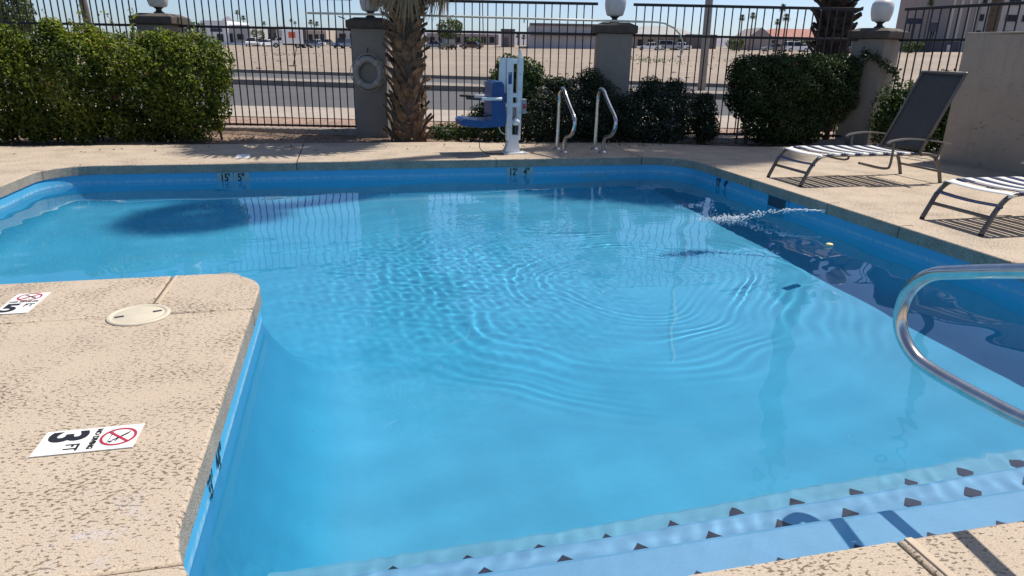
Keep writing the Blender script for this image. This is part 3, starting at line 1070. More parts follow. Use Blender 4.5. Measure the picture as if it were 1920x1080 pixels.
MB().tube(smooth_path([(-.32, -.237, .50), (-.42, -.10, .47), (-.44, .05, .455), (-.36, .20, .47), (-.32, .237, .50)], 5), .010, n=6).build('lap_belt', M['grip'], t)
# seat and backrest in one moulded shell, facing away from the columns
mb = MB()
prof = [(-.70, .375), (-.705, .43), (-.66, .452), (-.45, .43), (-.345, .43), (-.325, .47), (-.318, .80), (-.31, .875), (-.28, .90), (-.20, .90), (-.165, .865), (-.16, .62), (-.135, .50), (-.135, .39), (-.16, .36), (-.40, .345), (-.62, .358)]
k = len(prof)
ys_ = (-.235, -.215, .215, .235)
ins = (.02, 0, 0, .02)
cx_, cz_ = -.33, .5
vs = []
for y, s in zip(ys_, ins):
    for (x, z) in prof:
        vs.append((x + (cx_ - x) * s, y, z + (cz_ - z) * s * .8))
fs = [(i * k + j, i * k + (j + 1) % k, (i + 1) * k + (j + 1) % k, (i + 1) * k + j) for i in range(3) for j in range(k)]
fs += [tuple(range(k)), tuple(reversed(range(3 * k, 4 * k)))]
mb.add(vs, fs)
mb.build('seat', M['blue'], t)
MB().bbox(-.30, -.10, -.06, .06, .64, .75, .01).build('seat_mount', M['blue'], t)
for s in (-1, 1):
    a = MB().tube([(-.20, s * .25, .695), (-.46, s * .25, .695)], .02, n=10).build('armrest', M['white'], t)
    MB().tube([(-.455, s * .25, .695), (-.52, s * .25, .695), (-.64, s * .25, .70)], [.021, .017, .013], n=10).build('grip', M['grip'], a)
MB().tube(smooth_path([(-.02, .05, .62), (-.12, .07, .50), (-.16, .08, .36), (-.13, .07, .26), (-.04, .05, .22)], 6), .007, n=6).build('cable', M['white'], t)
MB().tube(smooth_path([(-.40, .0, .345), (-.42, .0, .2), (-.43, -.03, .08), (-.36, -.06, .02), (-.26, -.08, .008), (-.05, -.08, .012)], 6), .005, n=6).build('hose', M['black'], t)

# ------------------------------------------------------------------ lounge chairs
def tube_rail(y):
    return smooth_path([(0, y, .012), (.05, y, .12), (.095, y, .21), (.16, y, .282), (.25, y, .312), (.5, y, .314), (.9, y, .314), (1.38, y, .312)], 5)


def lounge_chair(label, loc):
    t = thing('lounge_chair', label, 'lounge chair', loc, 0, 'strap lounge chairs on the right deck')
    wd = .57
    for y in (.0, wd):
        MB().tube(tube_rail(y), .019, n=10).build('side_rail', M['chair'], t)
        MB().tube(smooth_path([(1.38, y, .312), (1.5, y, .30), (1.585, y, .255), (1.65, y, .15), (1.70, y, .012)], 5), .019, n=10).build('rear_leg', M['chair'], t)
        MB().tube([(.0, y, .016), (.0, y, .0)], .019, n=10).build('foot_cap', M['grip'], t)
        MB().tube([(1.70, y, .016), (1.703, y, .0)], .019, n=10).build('foot_cap', M['grip'], t)
        yo = y + (-.028 if y == 0 else .028)
        a = MB()
        arm = smooth_path([(.92, yo, .42), (.97, yo, .445), (1.1, yo, .463), (1.25, yo, .463), (1.45, yo, .445), (1.62, yo, .425), (1.70, yo, .41)], 4)
        for q in range(len(arm) - 1):
            p, q2 = arm[q], arm[q + 1]
            w2 = .026
            a.add([p + Vector((0, -w2, 0)), p + Vector((0, w2, 0)), q2 + Vector((0, w2, 0)), q2 + Vector((0, -w2, 0)),
                   p + Vector((0, -w2 * .7, .014)), p + Vector((0, w2 * .7, .014)), q2 + Vector((0, w2 * .7, .014)), q2 + Vector((0, -w2 * .7, .014))],
                  [(0, 1, 2, 3), (7, 6, 5, 4), (0, 4, 5, 1), (3, 2, 6, 7), (0, 3, 7, 4), (1, 5, 6, 2)])
        arm_o = a.build('armrest', M['chair'], t)
        MB().tube(smooth_path([(1.0, yo, .445), (1.005, yo, .30), (1.0, yo, .20), (.97, yo, .172), (.85, yo, .185), (.62, yo, .235)], 5), .0125, n=8).build('arm_support', M['chair'], t)
        MB().tube(smooth_path([(1.60, yo, .425), (1.58, yo, .33), (1.56, yo, .25), (1.52, yo, .23)], 4), .0125, n=8).build('arm_support', M['chair'], t)
        MB().tube([(1.36, y, .312), (1.725, y, 1.115), (1.735, y, 1.13)], .0155, n=10).build('back_rail', M['chair'], t)
    MB().tube([(.055, .0, .135), (.055, wd, .135)], .014, n=10).build('stretcher', M['chair'], t)
    MB().tube([(1.66, .0, .125), (1.66, wd, .125)], .013, n=10).build('stretcher', M['chair'], t)
    MB().tube([(1.40, .0, .30), (1.40, wd, .30)], .013, n=10).build('stretcher', M['chair'], t)
    MB().tube([(1.728, .0, 1.12), (1.728, wd, 1.12)], .0155, n=10).build('top_bar', M['chair'], t)
    # sling back, sagging slightly between its rails
    mb = MB()
    nu, nv = 14, 10
    vs = []
    for i in range(nu + 1):
        s = i / nu
        for j in range(nv + 1):
            v = j / nv
            sag = .022 * math.sin(math.pi * v) * math.sin(math.pi * min(1, s * 1.05))
            edge = -.012 * math.sin(math.pi * v) if i == nu else 0
            vs.append((1.372 + (1.728 - 1.372) * s + sag * .9, .012 + (wd - .024) * v, .335 + (1.118 - .335) * s - sag * .4 + edge))
    fs = [(i * (nv + 1) + j, i * (nv + 1) + j + 1, (i + 1) * (nv + 1) + j + 1, (i + 1) * (nv + 1) + j) for i in range(nu) for j in range(nv)]
    mb.add(vs, fs, True)
    o = mb.build('sling', M['sling'], t)
    md = o.modifiers.new('thick', 'SOLIDIFY')
    md.thickness = .004
    # straps across the seat, each wrapped round both side rails
    x = .10
    i = 0
    while x < 1.36:
        navy = i % 2 == 0
        w = .042 if navy else .082
        zc = None
        for p in tube_rail(0):
            if zc is None or abs(p.x - x) < abs(zc[0] - x):
                zc = (p.x, p.z)
        z = zc[1]
        tilt = max(0., (.24 - x) * 2.4)
        mb = MB()
        sec = []
        rr = .0195
        for y0, a0, a1 in ((.0, 200, 90), (wd, 90, -20)):
            for a in np.linspace(a0, a1, 7):
                sec.append((y0 + rr * math.cos(R(a)), rr * math.sin(R(a))))
        mid = []
        for q in range(1, 8):
            v = q / 8
            mid.append((wd * v, rr - .012 * math.sin(math.pi * v)))
        sec = sec[:7] + mid + sec[7:]
        vs = []
        for (yy, dz) in sec:
            for sx in (-.5, .5):
                vs.append((x + sx * w * math.cos(tilt), yy, z + dz + sx * w * math.sin(tilt)))
        n = len(sec)
        mb.add(vs, [(2 * q, 2 * q + 1, 2 * q + 3, 2 * q + 2) for q in range(n - 1)], True)
        o = mb.build('strap', M['strapb'] if navy else M['strapw'], t)
        md = o.modifiers.new('thick', 'SOLIDIFY')
        md.thickness = .003
        x += (.066 + .018)
        i += 1
    return t


lounge_chair('lounge chair with raised grey back and striped straps before the stucco wall', (4.475, 6.10, 0))
lounge_chair('nearer lounge chair cut off by the right edge, navy strap first', (4.61, 4.08, 0))


# ------------------------------------------------------------------ signs, depth tiles, lid
def text_mesh(s, size, m, bold=.0, depth=.0006):
    cu = bpy.data.curves.new('lettering', 'FONT')
    cu.body = s
    cu.size = size
    cu.align_x = 'CENTER'
    cu.align_y = 'CENTER'
    cu.offset = bold
    cu.extrude = depth
    ob = bpy.data.objects.new('lettering', cu)
    COL.objects.link(ob)
    dg = bpy.context.evaluated_depsgraph_get()
    me = bpy.data.meshes.new_from_object(ob.evaluated_get(dg))
    bpy.data.objects.remove(ob)
    bpy.data.curves.remove(cu)
    me.materials.clear()
    me.materials.append(m)
    return me


def no_diving_sign(label, loc, rot, number):
    """two square tiles: depth below, pictogram above; local +y is up on the sign"""
    t = thing('depth_sign', label, 'sign', loc, rot)
    w = .152
    MB().bbox(-w / 2, w / 2, -.150, -.001, 0, .004, .001).build('depth_tile', M['signw'], t)
    MB().bbox(-w / 2, w / 2, .001, .150, 0, .004, .001).build('warning_tile', M['signw'], t)
    z = .0052
    link('number', text_mesh(number, .15, M['signk'], .005), t, (-.03, -.078, z), None, (1.0, 1.05, 1))
    link('lettering', text_mesh('FT', .048, M['signk'], .0008), t, (.043, -.043, z), None, (.85, 1.25, 1))
    link('lettering', text_mesh('NO DIVING', .0245, M['signk'], .0009), t, (0, .016, z), None, (1., 1., 1))
    mb = MB()
    n = 40
    cy = .088
    ro, ri = .056, .047
    vs, fs = [], []
    for i in range(n):
        a = 2 * math.pi * i / n
        vs += [(ro * math.cos(a), cy + ro * math.sin(a), z), (ri * math.cos(a), cy + ri * math.sin(a), z)]
    fs = [(2 * i, 2 * ((i + 1) % n), 2 * ((i + 1) % n) + 1, 2 * i + 1) for i in range(n)]
    mb.add(vs, fs)
    d = Vector((1, 1)).normalized()
    q = Vector((-d.y, d.x)) * .0042
    e = d * .0495
    mb.add([(-e.x - q.x, cy - e.y - q.y, z + .0006), (e.x - q.x, cy + e.y - q.y, z + .0006), (e.x + q.x, cy + e.y + q.y, z + .0006), (-e.x + q.x, cy - e.y + q.y, z + .0006)], [(0, 1, 2, 3)])
    mb.build('ban_circle', M['signr'], t)
    mb = MB()

    def bar(p, q_, w_):
        p, q_ = Vector(p), Vector(q_)
        nn = (q_ - p).normalized()
        nn = Vector((-nn.y, nn.x)) * w_
        mb.add([(p.x - nn.x, cy + p.y - nn.y, z - .0003), (q_.x - nn.x, cy + q_.y - nn.y, z - .0003), (q_.x + nn.x, cy + q_.y + nn.y, z - .0003), (p.x + nn.x, cy + p.y + nn.y, z - .0003)], [(0, 1, 2, 3)])
    bar((-.02, .026), (.004, .004), .0042)
    bar((.004, .004), (.022, -.014), .0034)
    bar((.004, .004), (.03, -.004), .002)
    bar((-.02, .026), (-.03, .03), .0022)
    for i in range(8):
        a0, a1 = 2 * math.pi * i / 8, 2 * math.pi * (i + 1) / 8
        mb.add([(.029, cy - .018, z - .0003), (.029 + .006 * math.cos(a0), cy - .018 + .006 * math.sin(a0), z - .0003), (.029 + .006 * math.cos(a1), cy - .018 + .006 * math.sin(a1), z - .0003)], [(0, 1, 2)])
    bar((-.042, -.024), (.04, -.026), .0012)
    mb.build('pictogram', M['signk'], t)
    return t


no_diving_sign('3 FT no diving sign lying on the near deck', (-.886, 2.258, .0012), R(-90), '3')
no_diving_sign('5 FT no diving sign at the left frame edge behind the round lid', (-1.632, 3.722, .0012), 0, '5')


def wall_depth(label, loc, rot, a, b, tiles=True):
    """depth marking on the pool wall; local x along the wall, local -y out of the wall"""
    t = thing('depth_marker', label, 'depth marker', loc, rot)
    if tiles:
        for x0 in (-.172, .004):
            MB().bbox(x0, x0 + .168, -.004, .004, -.055, .055, .001).build('marker_tile', M['tilew'], t)
    link('number', text_mesh(a, .12, M['signk'], .003), t, (-.088, -.0065, -.005), (R(90), 0, 0), (.75, 1, 1))
    link('number', text_mesh(b, .12, M['signk'], .003), t, (.082, -.0065, -.005), (R(90), 0, 0), (.75, 1, 1))
    return t


wall_depth('15 foot 5 depth marker at the waterline of the far pool wall', (-1.265, YF + .008, -.16), 0, "15'", '5"')
wall_depth('12 foot 4 depth marker on the far wall below the pool lift', (2.075, YF + .008, -.16), 0, "12'", '4"')
wall_depth('small 12 foot 4 depth marker on the right pool wall', (XR + .008, 7.19, -.16), R(-90), "12'", '4"', False)
wall_depth('depth marker on the pool wall beside the 3 FT sign', (XP - .008, 2.24, -.15), R(90), "3'", '4"', False)
# deck depth marker in the palm's shade
o = MB().bbox(-.075, .075, -.15, .15, 0, .004, .001).build('depth_plate', M['signw'], None, (-1.21, 8.79, .001), (0, 0, R(4)))
tag(o, 'small pale plate in the far deck under palm shade', 'plate')
# skimmer lid
t = thing('skimmer_lid', 'round cream skimmer lid set in the near deck', 'lid', (-1.03, 3.447, 0.001))
MB().lathe([(.001, .006), (.105, .007), (.112, .004), (.118, .004), (.12, .008), (.136, .008), (.142, .002), (.142, .0)], n=44).build('cover', M['lid'], t)
for s in (-1, 1):
    MB().bbox(-.02 + s * .083, .02 + s * .083, -.009, .009, .0068, .0085, .0006).build('finger_slot', M['black'], t, None, (0, 0, R(18)))

# ------------------------------------------------------------------ return jet and its splash
m, nt, p = nodes_of('spray')
p.inputs['Base Color'].default_value = (.92, .97, 1, 1)
p.inputs['Roughness'].default_value = .05
p.inputs['IOR'].default_value = 1.33
p.inputs['Transmission Weight'].default_value = .2
M['drop'] = m
t = thing('water_jet', 'thin jet of water arcing from the right pool wall', 'water jet', (XR - .01, 5.36, -.06))
MB().tube([(.03, 0, -.02), (-.012, 0, -.02)], .018, n=12).build('nozzle', M['white'], t)
rj_ = random.Random(3)
land = Vector((JET.x - (XR - .01), JET.y - 5.36, WATER_Z + .06))


def jp(s):
    q = land * s
    return Vector((q.x, q.y, -.02 + (land.z + .02) * s + .16 * s * (1 - s)))


pts = [jp(s) + Vector((0, rj_.uniform(-.004, .004), rj_.uniform(-.004, .004))) for s in np.linspace(0, .5, 16)]
MB().tube(pts, [.007 + rj_.uniform(-.002, .002) for _ in pts], n=8).build('stream', M['drop'], t)
mb = MB()
for k in range(150):
    s = rj_.uniform(.15, 1.0)
    c = jp(s) + Vector((rj_.gauss(0, .004 + .012 * s), rj_.gauss(0, .004 + .018 * s), rj_.gauss(0, .004 + .014 * s)))
    mb.sphere(c, rj_.uniform(.003, .0075), 4, sx=1.6)
for k in range(560):
    a = rj_.uniform(0, 6.28)
    rd = abs(rj_.gauss(0, .07))
    c = land + Vector((math.cos(a) * rd * 1.5 - abs(rj_.gauss(0, .16)), math.sin(a) * rd, max(-.003, rj_.gauss(.006, .016))))
    mb.sphere(c, rj_.uniform(.003, .008), 4, sz=.8)
o = mb.build('droplets', M['drop'], t)
o['kind'] = 'stuff'
# small yellow float
o = MB().sphere((0, 0, 0), .027, 10, sx=1.35, sz=.5).build('pool_float', M['dryleaf'], None, (3.79, 4.68, WATER_Z + .007), (0, .1, .4))
tag(o, 'small yellow float on the shaded water near the right wall', 'float')
# main drain on the floor behind the peninsula
o = MB().lathe([(.001, .022), (.05, .02), (.11, .012), (.125, 0)], n=28).build('main_drain', M['lid'], None, (-1.0, 5.55, FLOOR))
tag(o, 'pale round drain cover on the pool floor beyond the peninsula', 'drain')
o.cycles.is_caustics_receiver = True
# ------------------------------------------------------------------ shrubs in the planting bed
def bed_shrub(name, label, cat, base, ells, n, size, material, seed, **kw):
    t = shrub(name, label, cat, (base[0], base[1], -.03), [(e[0] - base[0], e[1] - base[1], *e[2:]) for e in ells], n, size, material, seed, **kw)
    t.rotation_euler = (0, 0, 0)
    return t


hedge = []
rh = random.Random(4)
for i in range(17):
    x = -9.5 + i * .465
    s = 1 + .05 * math.sin(i * 1.9)
    hedge.append((x, 10.68 + .04 * math.sin(i * 2.3), .74, .55, .58, .70 * s))
    hedge.append((x, 10.6, .28, .42, .45, .34))
    hedge.append((x + .2, 10.6 + .1 * math.sin(i * 1.3), 1.02, .42, .46, .43 + .04 * math.sin(i * 2.7)))
hedge += [(-1.98, 10.62, .95, .36, .45, .50), (-2.15, 10.65, .55, .30, .42, .5), (-3.6, 10.6, 1.42, .16, .2, .16), (-3.25, 10.65, 1.38, .2, .2, .14), (-4.2, 10.6, 1.36, .25, .25, .14)]
bed_shrub('bougainvillea_hedge', 'long clipped leafy hedge along the fence at the left', 'hedge', (-5.2, 10.65), hedge, 78000, .056, M['hedge'], 21, branches=40, depth=.22, lump=.17, freq=4.6, core=.16, flowers=(M['flower'], 40, .022))
# loose shoots over the hedge top
t = thing('hedge_shoots', 'loose thin shoots sticking up over the left hedge', 'shoots', (-3.4, 10.6, 1.35))
sh_pts = []
mbt = MB()
for k in range(30):
    x0 = rh.uniform(-1.8, 1.5)
    tip = Vector((x0 + rh.uniform(-.2, .2), rh.uniform(-.2, .2), rh.uniform(.02, .30) * (1.15 if abs(x0) < .7 else .55)))
    b0 = Vector((x0, rh.uniform(-.1, .1), -.1))
    MB().tube([b0, b0.lerp(tip, .6) + Vector((.02, 0, .03)), tip], [.006, .004, .002], n=5).build('stem', M['twig'], t)
    for q in range(22):
        s = rh.uniform(.25, 1.02)
        sh_pts.append(b0.lerp(tip, s) + Vector((rh.gauss(0, .025), rh.gauss(0, .025), rh.gauss(0, .02))))
link('foliage', leaf_mesh('foliage', np.array([p[:] for p in sh_pts]), .05, M['hedge']), t)

bed_shrub('round_shrub', 'bright leafy shrub directly behind the pool lift', 'shrub', (2.42, 10.3), [(2.42, 10.3, .78, .42, .36, .44), (2.3, 10.3, .45, .34, .32, .4), (2.6, 10.25, .92, .3, .3, .3)], 7500, .05, M['bush'], 31, depth=.34, lump=.3, core=.06)
bed_shrub('low_flower_shrub', 'low sparse flowering shrub under the pool lift seat', 'shrub', (1.75, 10.15), [(1.45, 10.2, .14, .28, .2, .17), (1.85, 10.15, .2, .34, .25, .24), (2.2, 10.12, .17, .3, .25, .2), (2.0, 10.35, .34, .25, .2, .2)], 5200, .032, M['bush'], 32, depth=.4, flowers=(M['purple'], 26, .024))
bed_shrub('dark_shrub', 'dark dense shrub behind the grab rails', 'shrub', (3.15, 10.15), [(2.8, 10.1, .38, .42, .4, .45), (3.3, 10.15, .48, .5, .42, .46), (3.75, 10.2, .5, .42, .4, .46), (3.62, 10.15, .88, .2, .2, .2), (3.05, 10.1, .82, .25, .2, .14), (3.2, 10.0, .25, .6, .35, .3), (3.8, 10.05, .3, .5, .35, .35)], 16000, .042, M['bushd'], 33, depth=.36, lump=.32, core=.12, flowers=(M['purple'], 18, .022))
bed_shrub('flowering_shrub', 'dark shrub with purple flowers right of the middle pillar', 'shrub', (4.6, 9.95), [(4.3, 10.0, .38, .4, .38, .42), (4.65, 9.95, .5, .42, .38, .40), (4.5, 9.95, .8, .22, .2, .17), (4.85, 9.95, .78, .18, .2, .16), (4.95, 9.92, .40, .36, .35, .42), (4.6, 9.8, .25, .55, .3, .28)], 14000, .04, M['bushd'], 34, depth=.42, lump=.38, core=.08, flowers=(M['purple'], 70, .026))
bed_shrub('small_shrub', 'small dark upright shrub before the open fence gap', 'shrub', (5.38, 9.9), [(5.38, 9.9, .38, .2, .22, .36), (5.33, 9.9, .55, .17, .2, .2), (5.4, 9.85, .2, .22, .22, .22)], 4500, .038, M['bushd'], 35, depth=.38, lump=.3, core=.08)
bed_shrub('bougainvillea_bush', 'big square-cut dark bougainvillea bush left of the ivy pillar', 'bush', (6.65, 9.65), [(5.88, 9.62, 1.04, .30, .36, .28), (6.35, 9.62, 1.08, .36, .38, .26), (6.9, 9.62, 1.1, .36, .38, .25), (7.42, 9.62, 1.07, .3, .36, .27), (5.95, 9.6, .7, .36, .38, .36), (6.1, 9.62, .85, .5, .45, .46), (6.65, 9.65, .88, .55, .48, .46), (7.2, 9.65, .92, .5, .45, .42), (6.3, 9.6, .42, .45, .42, .42), (6.85, 9.6, .4, .5, .42, .42), (7.4, 9.6, .72, .32, .38, .42), (6.6, 9.5, .2, .5, .35, .24)], 27000, .046, M['boug'], 36, depth=.24, lump=.19, freq=5.0, core=.16, branches=18, flowers=(M['flower'], 12, .032))
bed_shrub('vine_shrub', 'loose leafy vine shrub between ivy pillar and stucco wall', 'shrub', (8.0, 8.6), [(7.75, 8.8, .45, .25, .3, .5), (8.0, 8.6, .6, .35, .35, .45), (8.3, 8.45, .75, .28, .3, .4), (8.35, 8.3, .35, .35, .35, .35), (7.9, 8.4, .22, .35, .4, .25)], 7000, .052, M['bush'], 37, depth=.45, lump=.3)
# grassy tuft beside the big bush
t = thing('grass_tuft', 'tall yellow green grass tuft between big bush and ivy pillar', 'grass', (7.75, 9.75, -.02))
mb = MB()
for k in range(60):
    a = rh.uniform(0, 6.28)
    l = rh.uniform(.4, .8)
    b0 = Vector((rh.gauss(0, .06), rh.gauss(0, .06), 0))
    e = Vector((math.cos(a), math.sin(a), 0))
    s = Vector((-e.y, e.x, 0)) * .008
    m1 = b0 + e * l * .12 + Vector((0, 0, l * .55))
    p2 = b0 + e * l * .35 + Vector((0, 0, l * .95))
    mb.add([b0 - s, b0 + s, m1 + s * .8, m1 - s * .8, p2], [(0, 1, 2, 3), (3, 2, 4)])
mb.build('blades', mat('tuft_green', (.20, .24, .06), rough=.6), t)
# ivy on the corner pillar
pc = W(5.47, 11.15)
t = thing('ivy_vine', 'dark ivy strand climbing across the corner pillar top', 'ivy', (pc.x, pc.y, 0))
iv, mbv = [], MB()
for path in ([(-.36, -.20, 1.32), (-.30, -.30, 1.28), (-.18, -.36, 1.22), (-.06, -.40, 1.14), (.06, -.38, 1.08), (.20, -.28, 1.06)], [(-.42, -.1, .9), (-.38, -.18, 1.1), (-.36, -.20, 1.32)], [(.2, -.28, 1.06), (.3, -.25, .9), (.34, -.3, .6)]):
    pts = smooth_path(path, 6)
    MB().tube(pts, .006, n=5).build('stem', M['twig'], t)
    for p_ in pts:
        for q in range(7):
            iv.append((p_.x + rh.gauss(0, .035), p_.y + rh.gauss(0, .03), p_.z + rh.gauss(0, .04)))
link('foliage', leaf_mesh('foliage', np.array(iv), .055, M['bushd'], aspect=.8), t)
# dead leaves and twigs on the bed
lp = []
for k in range(1500):
    x = rh.uniform(-9, 7.6)
    y = rh.uniform(10.0, 11.6) if x < 2 else rh.uniform(9.1, 11.0)
    lp.append((x, y, .02 + rh.uniform(0, .02)))
for k in range(40):
    lp.append((rh.uniform(-6, 5), rh.uniform(9.2, 9.95), .006))
dl = link('leaf_litter', leaf_mesh('leaf_litter', np.array(lp), .045, M['deadfrond'], up=2.5))
tag(dl, 'dry fallen leaves scattered over the planting bed', 'leaf litter', None, 'stuff')


# ------------------------------------------------------------------ palms
def boot_mesh(seed, m, thin=1.):
    r = random.Random(seed)
    mb = MB()
    Lb, w0, w1 = .20 + .10 * (1 - thin), .10 * thin, .052 * thin
    secs = []
    for k in range(5):
        s = k / 4
        x = .02 + .12 * s * (.6 + .55 * s)
        z = -.05 + Lb * s - .02 * s * s
        w = w0 + (w1 - w0) * s
        th = .022 * (1 - .35 * s)
        tw = r.uniform(-.012, .012) * s
        secs.append([(x - th, -w + tw, z + .01), (x + th * .3, -w * .6 + tw, z - th), (x + th * .6, tw, z - th * 1.25), (x + th * .3, w * .6 + tw, z - th), (x - th, w + tw, z + .01), (x - th * .2, tw, z + th * .55)])
    n = 6
    vs = [p for s_ in secs for p in s_]
    fs = [(k * n + i, k * n + (i + 1) % n, (k + 1) * n + (i + 1) % n, (k + 1) * n + i) for k in range(4) for i in range(n)]
    fs += [tuple(range(n)), tuple(reversed(range(4 * n, 5 * n)))]
    mb.add(vs, fs)
    return mb.mesh('leaf_base', m)


def fan_mesh(dead, seed):
    r = random.Random(seed)
    mb = MB()
    Lp = .55 if not dead else .45
    mb.tube([(0, 0, 0), (Lp * .5, 0, .03), (Lp, 0, 0)], [.016, .012, .009], n=5)
    nb = 24
    for k in range(nb):
        a = R(-105 + 210 * k / (nb - 1)) if not dead else R(-38 + 76 * k / (nb - 1)) + r.uniform(-.1, .1)
        l = (.62 if not dead else .55) * r.uniform(.85, 1.1) * (1 - .25 * abs(k / (nb - 1) - .5))
        d = Vector((math.cos(a), math.sin(a), 0))
        s = Vector((-d.y, d.x, 0))
        w = .028 if not dead else .014
        c = Vector((Lp, 0, 0))
        dz = r.uniform(-.05, .05) if dead else 0
        p1 = c + d * l * .5 + Vector((0, 0, .03 + dz))
        p2 = c + d * l + Vector((0, 0, -.12 + dz * 2))
        mb.add([c - s * .004, c + s * .004, p1 + s * w, p1 - s * w, p2], [(0, 1, 2, 3), (3, 2, 4)])
    return mb.mesh('frond', M['deadfrond'] if dead else M['frond'])


BOOTS = [boot_mesh(k, M['boot'] if k % 2 == 0 else M['boot2'], (1., .85, .7, .28)[k]) for k in range(4)]
FANS = [fan_mesh(False, k) for k in range(2)]
DEADS = [fan_mesh(True, k + 5) for k in range(3)]


M['boot_shaded'] = mat('palm_boot_shaded', (.02, .014, .011), rough=.95, noise=.4, nscale=9, bump=.6, bscale=40, col2=(.042, .028, .02))  # leaf bases darkened: shade on the trunk's near side put into the colour
SHADED = [boot_mesh(k + 20, M['boot_shaded']) for k in range(4)]


def palm(label, base, top, r0, r1, boots_to, rows, per_row, live, dead, skirt, fan_scale=1., seed=0, boot_scale=1., flare=1.35, hang=(60, 85), boots=None):
    r = random.Random(seed)
    t = thing('fan_palm', label, 'palm tree', base)
    top = Vector(top) - Vector(base)
    pts, rad = [], []
    for k in range(15):
        s = k / 14
        p = Vector((top.x * s * s, top.y * s * s, top.z * s))
        pts.append(p)
        rad.append((r0 + (r1 - r0) * s) * (1 + (flare - 1) * math.exp(-p.z / .25)))
    pts[0].z = -.1
    MB().tube(pts, rad, n=16).build('trunk', M['bark'], t)
    for i in range(rows):
        z = .06 + (boots_to - .06) * i / max(1, rows - 1)
        s = z / top.z
        ax = Vector((top.x * s * s, top.y * s * s, z))
        rr = (r0 + (r1 - r0) * s) * (1 + (flare - 1) * math.exp(-z / .25))
        for j in range(per_row):
            a = 2 * math.pi * (j + .5 * (i % 2) + r.uniform(-.12, .12)) / per_row
            sc_ = boot_scale * r.uniform(.85, 1.2)
            o = link('leaf_base', (boots or BOOTS)[(i * 3 + j) % 4], t, ax + Vector((math.cos(a), math.sin(a), 0)) * (rr - .015) + Vector((0, 0, r.uniform(-.02, .02))),
                     (r.uniform(-.45, .45), r.uniform(-.3, .45), a + r.uniform(-.25, .25)), (sc_, sc_ * r.uniform(.8, 1.15), sc_ * r.uniform(.8, 1.35)))
    ctr = top
    for k in range(live):
        az = 2.399 * k + r.uniform(-.2, .2)
        pitch = R(75 - 105 * (k / live) ** .8) + r.uniform(-.1, .1)
        z = -.25 * (k / live)
        sc_ = fan_scale * r.uniform(.85, 1.15)
        link('frond', FANS[k % 2], t, ctr + Vector((0, 0, z)), (r.uniform(-.3, .3), -pitch, az), (sc_,) * 3)
    for k in range(dead):
        az = 2.399 * k + r.uniform(-.3, .3)
        pitch = -R(r.uniform(*hang))
        s = fan_scale * r.uniform(.8, 1.15)
        z = -.3 - skirt * (k / max(1, dead))
        ax = ctr + Vector((math.cos(az), math.sin(az), 0)) * (r1 + .02) + Vector((0, 0, z))
        link('frond', DEADS[k % 3], t, ax, (r.uniform(-.5, .5), -pitch, az), (s,) * 3)
    return t


b = W(-1.585, 10.42)
palm('short shaggy palm with crisscross leaf bases beside the life ring', b, (b.x + .03, b.y, 3.45), .185, .165, 3.0, 25, 9, 32, 40, .45, 1.2, 3, .82, 1.5, (50, 80))
b = W(5.57, 13.0)
palm('tall dark palm trunk rising behind the big square bush', b, (8.75, 11.15, 18.6), .24, .13, 2.8, 21, 9, 30, 16, .6, .66, 9, 1.0, 1.2, boots=SHADED)
b = W(9.32, 14.5)
palm('slim pale pole behind the stucco wall, built as palm with added unseen crown', b, (12.35, 11.9, 15.2), .105, .085, .6, 4, 6, 75, 50, .9, 1.55, 15, .6, 1.3)  # crown out of view, added and thickened to shade the far right deck


# ------------------------------------------------------------------ across the street
def pix(px, py, d):
    """plan distance right (u) and height (z) of the sight line through photo pixel px,py at d metres ahead"""
    v = _f + _rt * ((px - 960) / FPX) + _dn * ((py - 540) / FPX)
    k = d / v.dot(FWD)
    return v.dot(RIGHT) * k, CAM_H + v.z * k


def wallmat(name, c, **kw):
    return mat(name, c, rough=.9, noise=.06, nscale=.4, **kw)


M['glass'] = mat('window_glass', (.02, .022, .03), rough=.25, spec=.25)
M['bwhite'] = wallmat('building_white', (.86, .86, .86))
M['bgrey'] = wallmat('building_grey', (.45, .44, .44))
M['bbeige'] = wallmat('building_beige', (.52, .44, .36))
M['bbrown'] = wallmat('building_brown', (.16, .14, .135))
M['blilac'] = wallmat('building_pale', (.50, .48, .50))
M['btaupe'] = wallmat('building_taupe', (.34, .295, .27))
M['tower'] = wallmat('building_tower', (.58, .52, .46))
M['redroof'] = mat('red_tile_roof', (.36, .16, .12), rough=.85, noise=.15, nscale=1.)
M['greyroof'] = mat('grey_roof', (.36, .36, .34), rough=.9, noise=.08, nscale=.6)
M['signblue'] = mat('sign_blue', (.03, .037, .07), rough=.5)
M['orange'] = mat('truck_orange', (.72, .12, .04), rough=.5)


def block(parent, name, px0, px1, yt, yb, d, depth, m, zb=None):
    u0, z1 = pix(px0, yt, d)
    u1, _ = pix(px1, yt, d)
    z0 = pix((px0 + px1) / 2, yb, d)[1] if zb is None else zb
    o = MB().box(u0, u1, d, d + depth, z0, z1).build(name, m, parent)
    return u0, u1, z0, z1


def front(parent, name, px0, px1, yt, yb, d, m, out=.12):
    u0, z1 = pix(px0, yt, d)
    u1, _ = pix(px1, yt, d)
    z0 = pix(px0, yb, d)[1]
    o = MB().box(u0, u1, d - out, d + .05, z0, z1).build(name, m, parent)
    return o


def bld(label):
    return thing('far_building', label, 'building', (0, 0, 0), -YAW, 'buildings across the vacant lot')


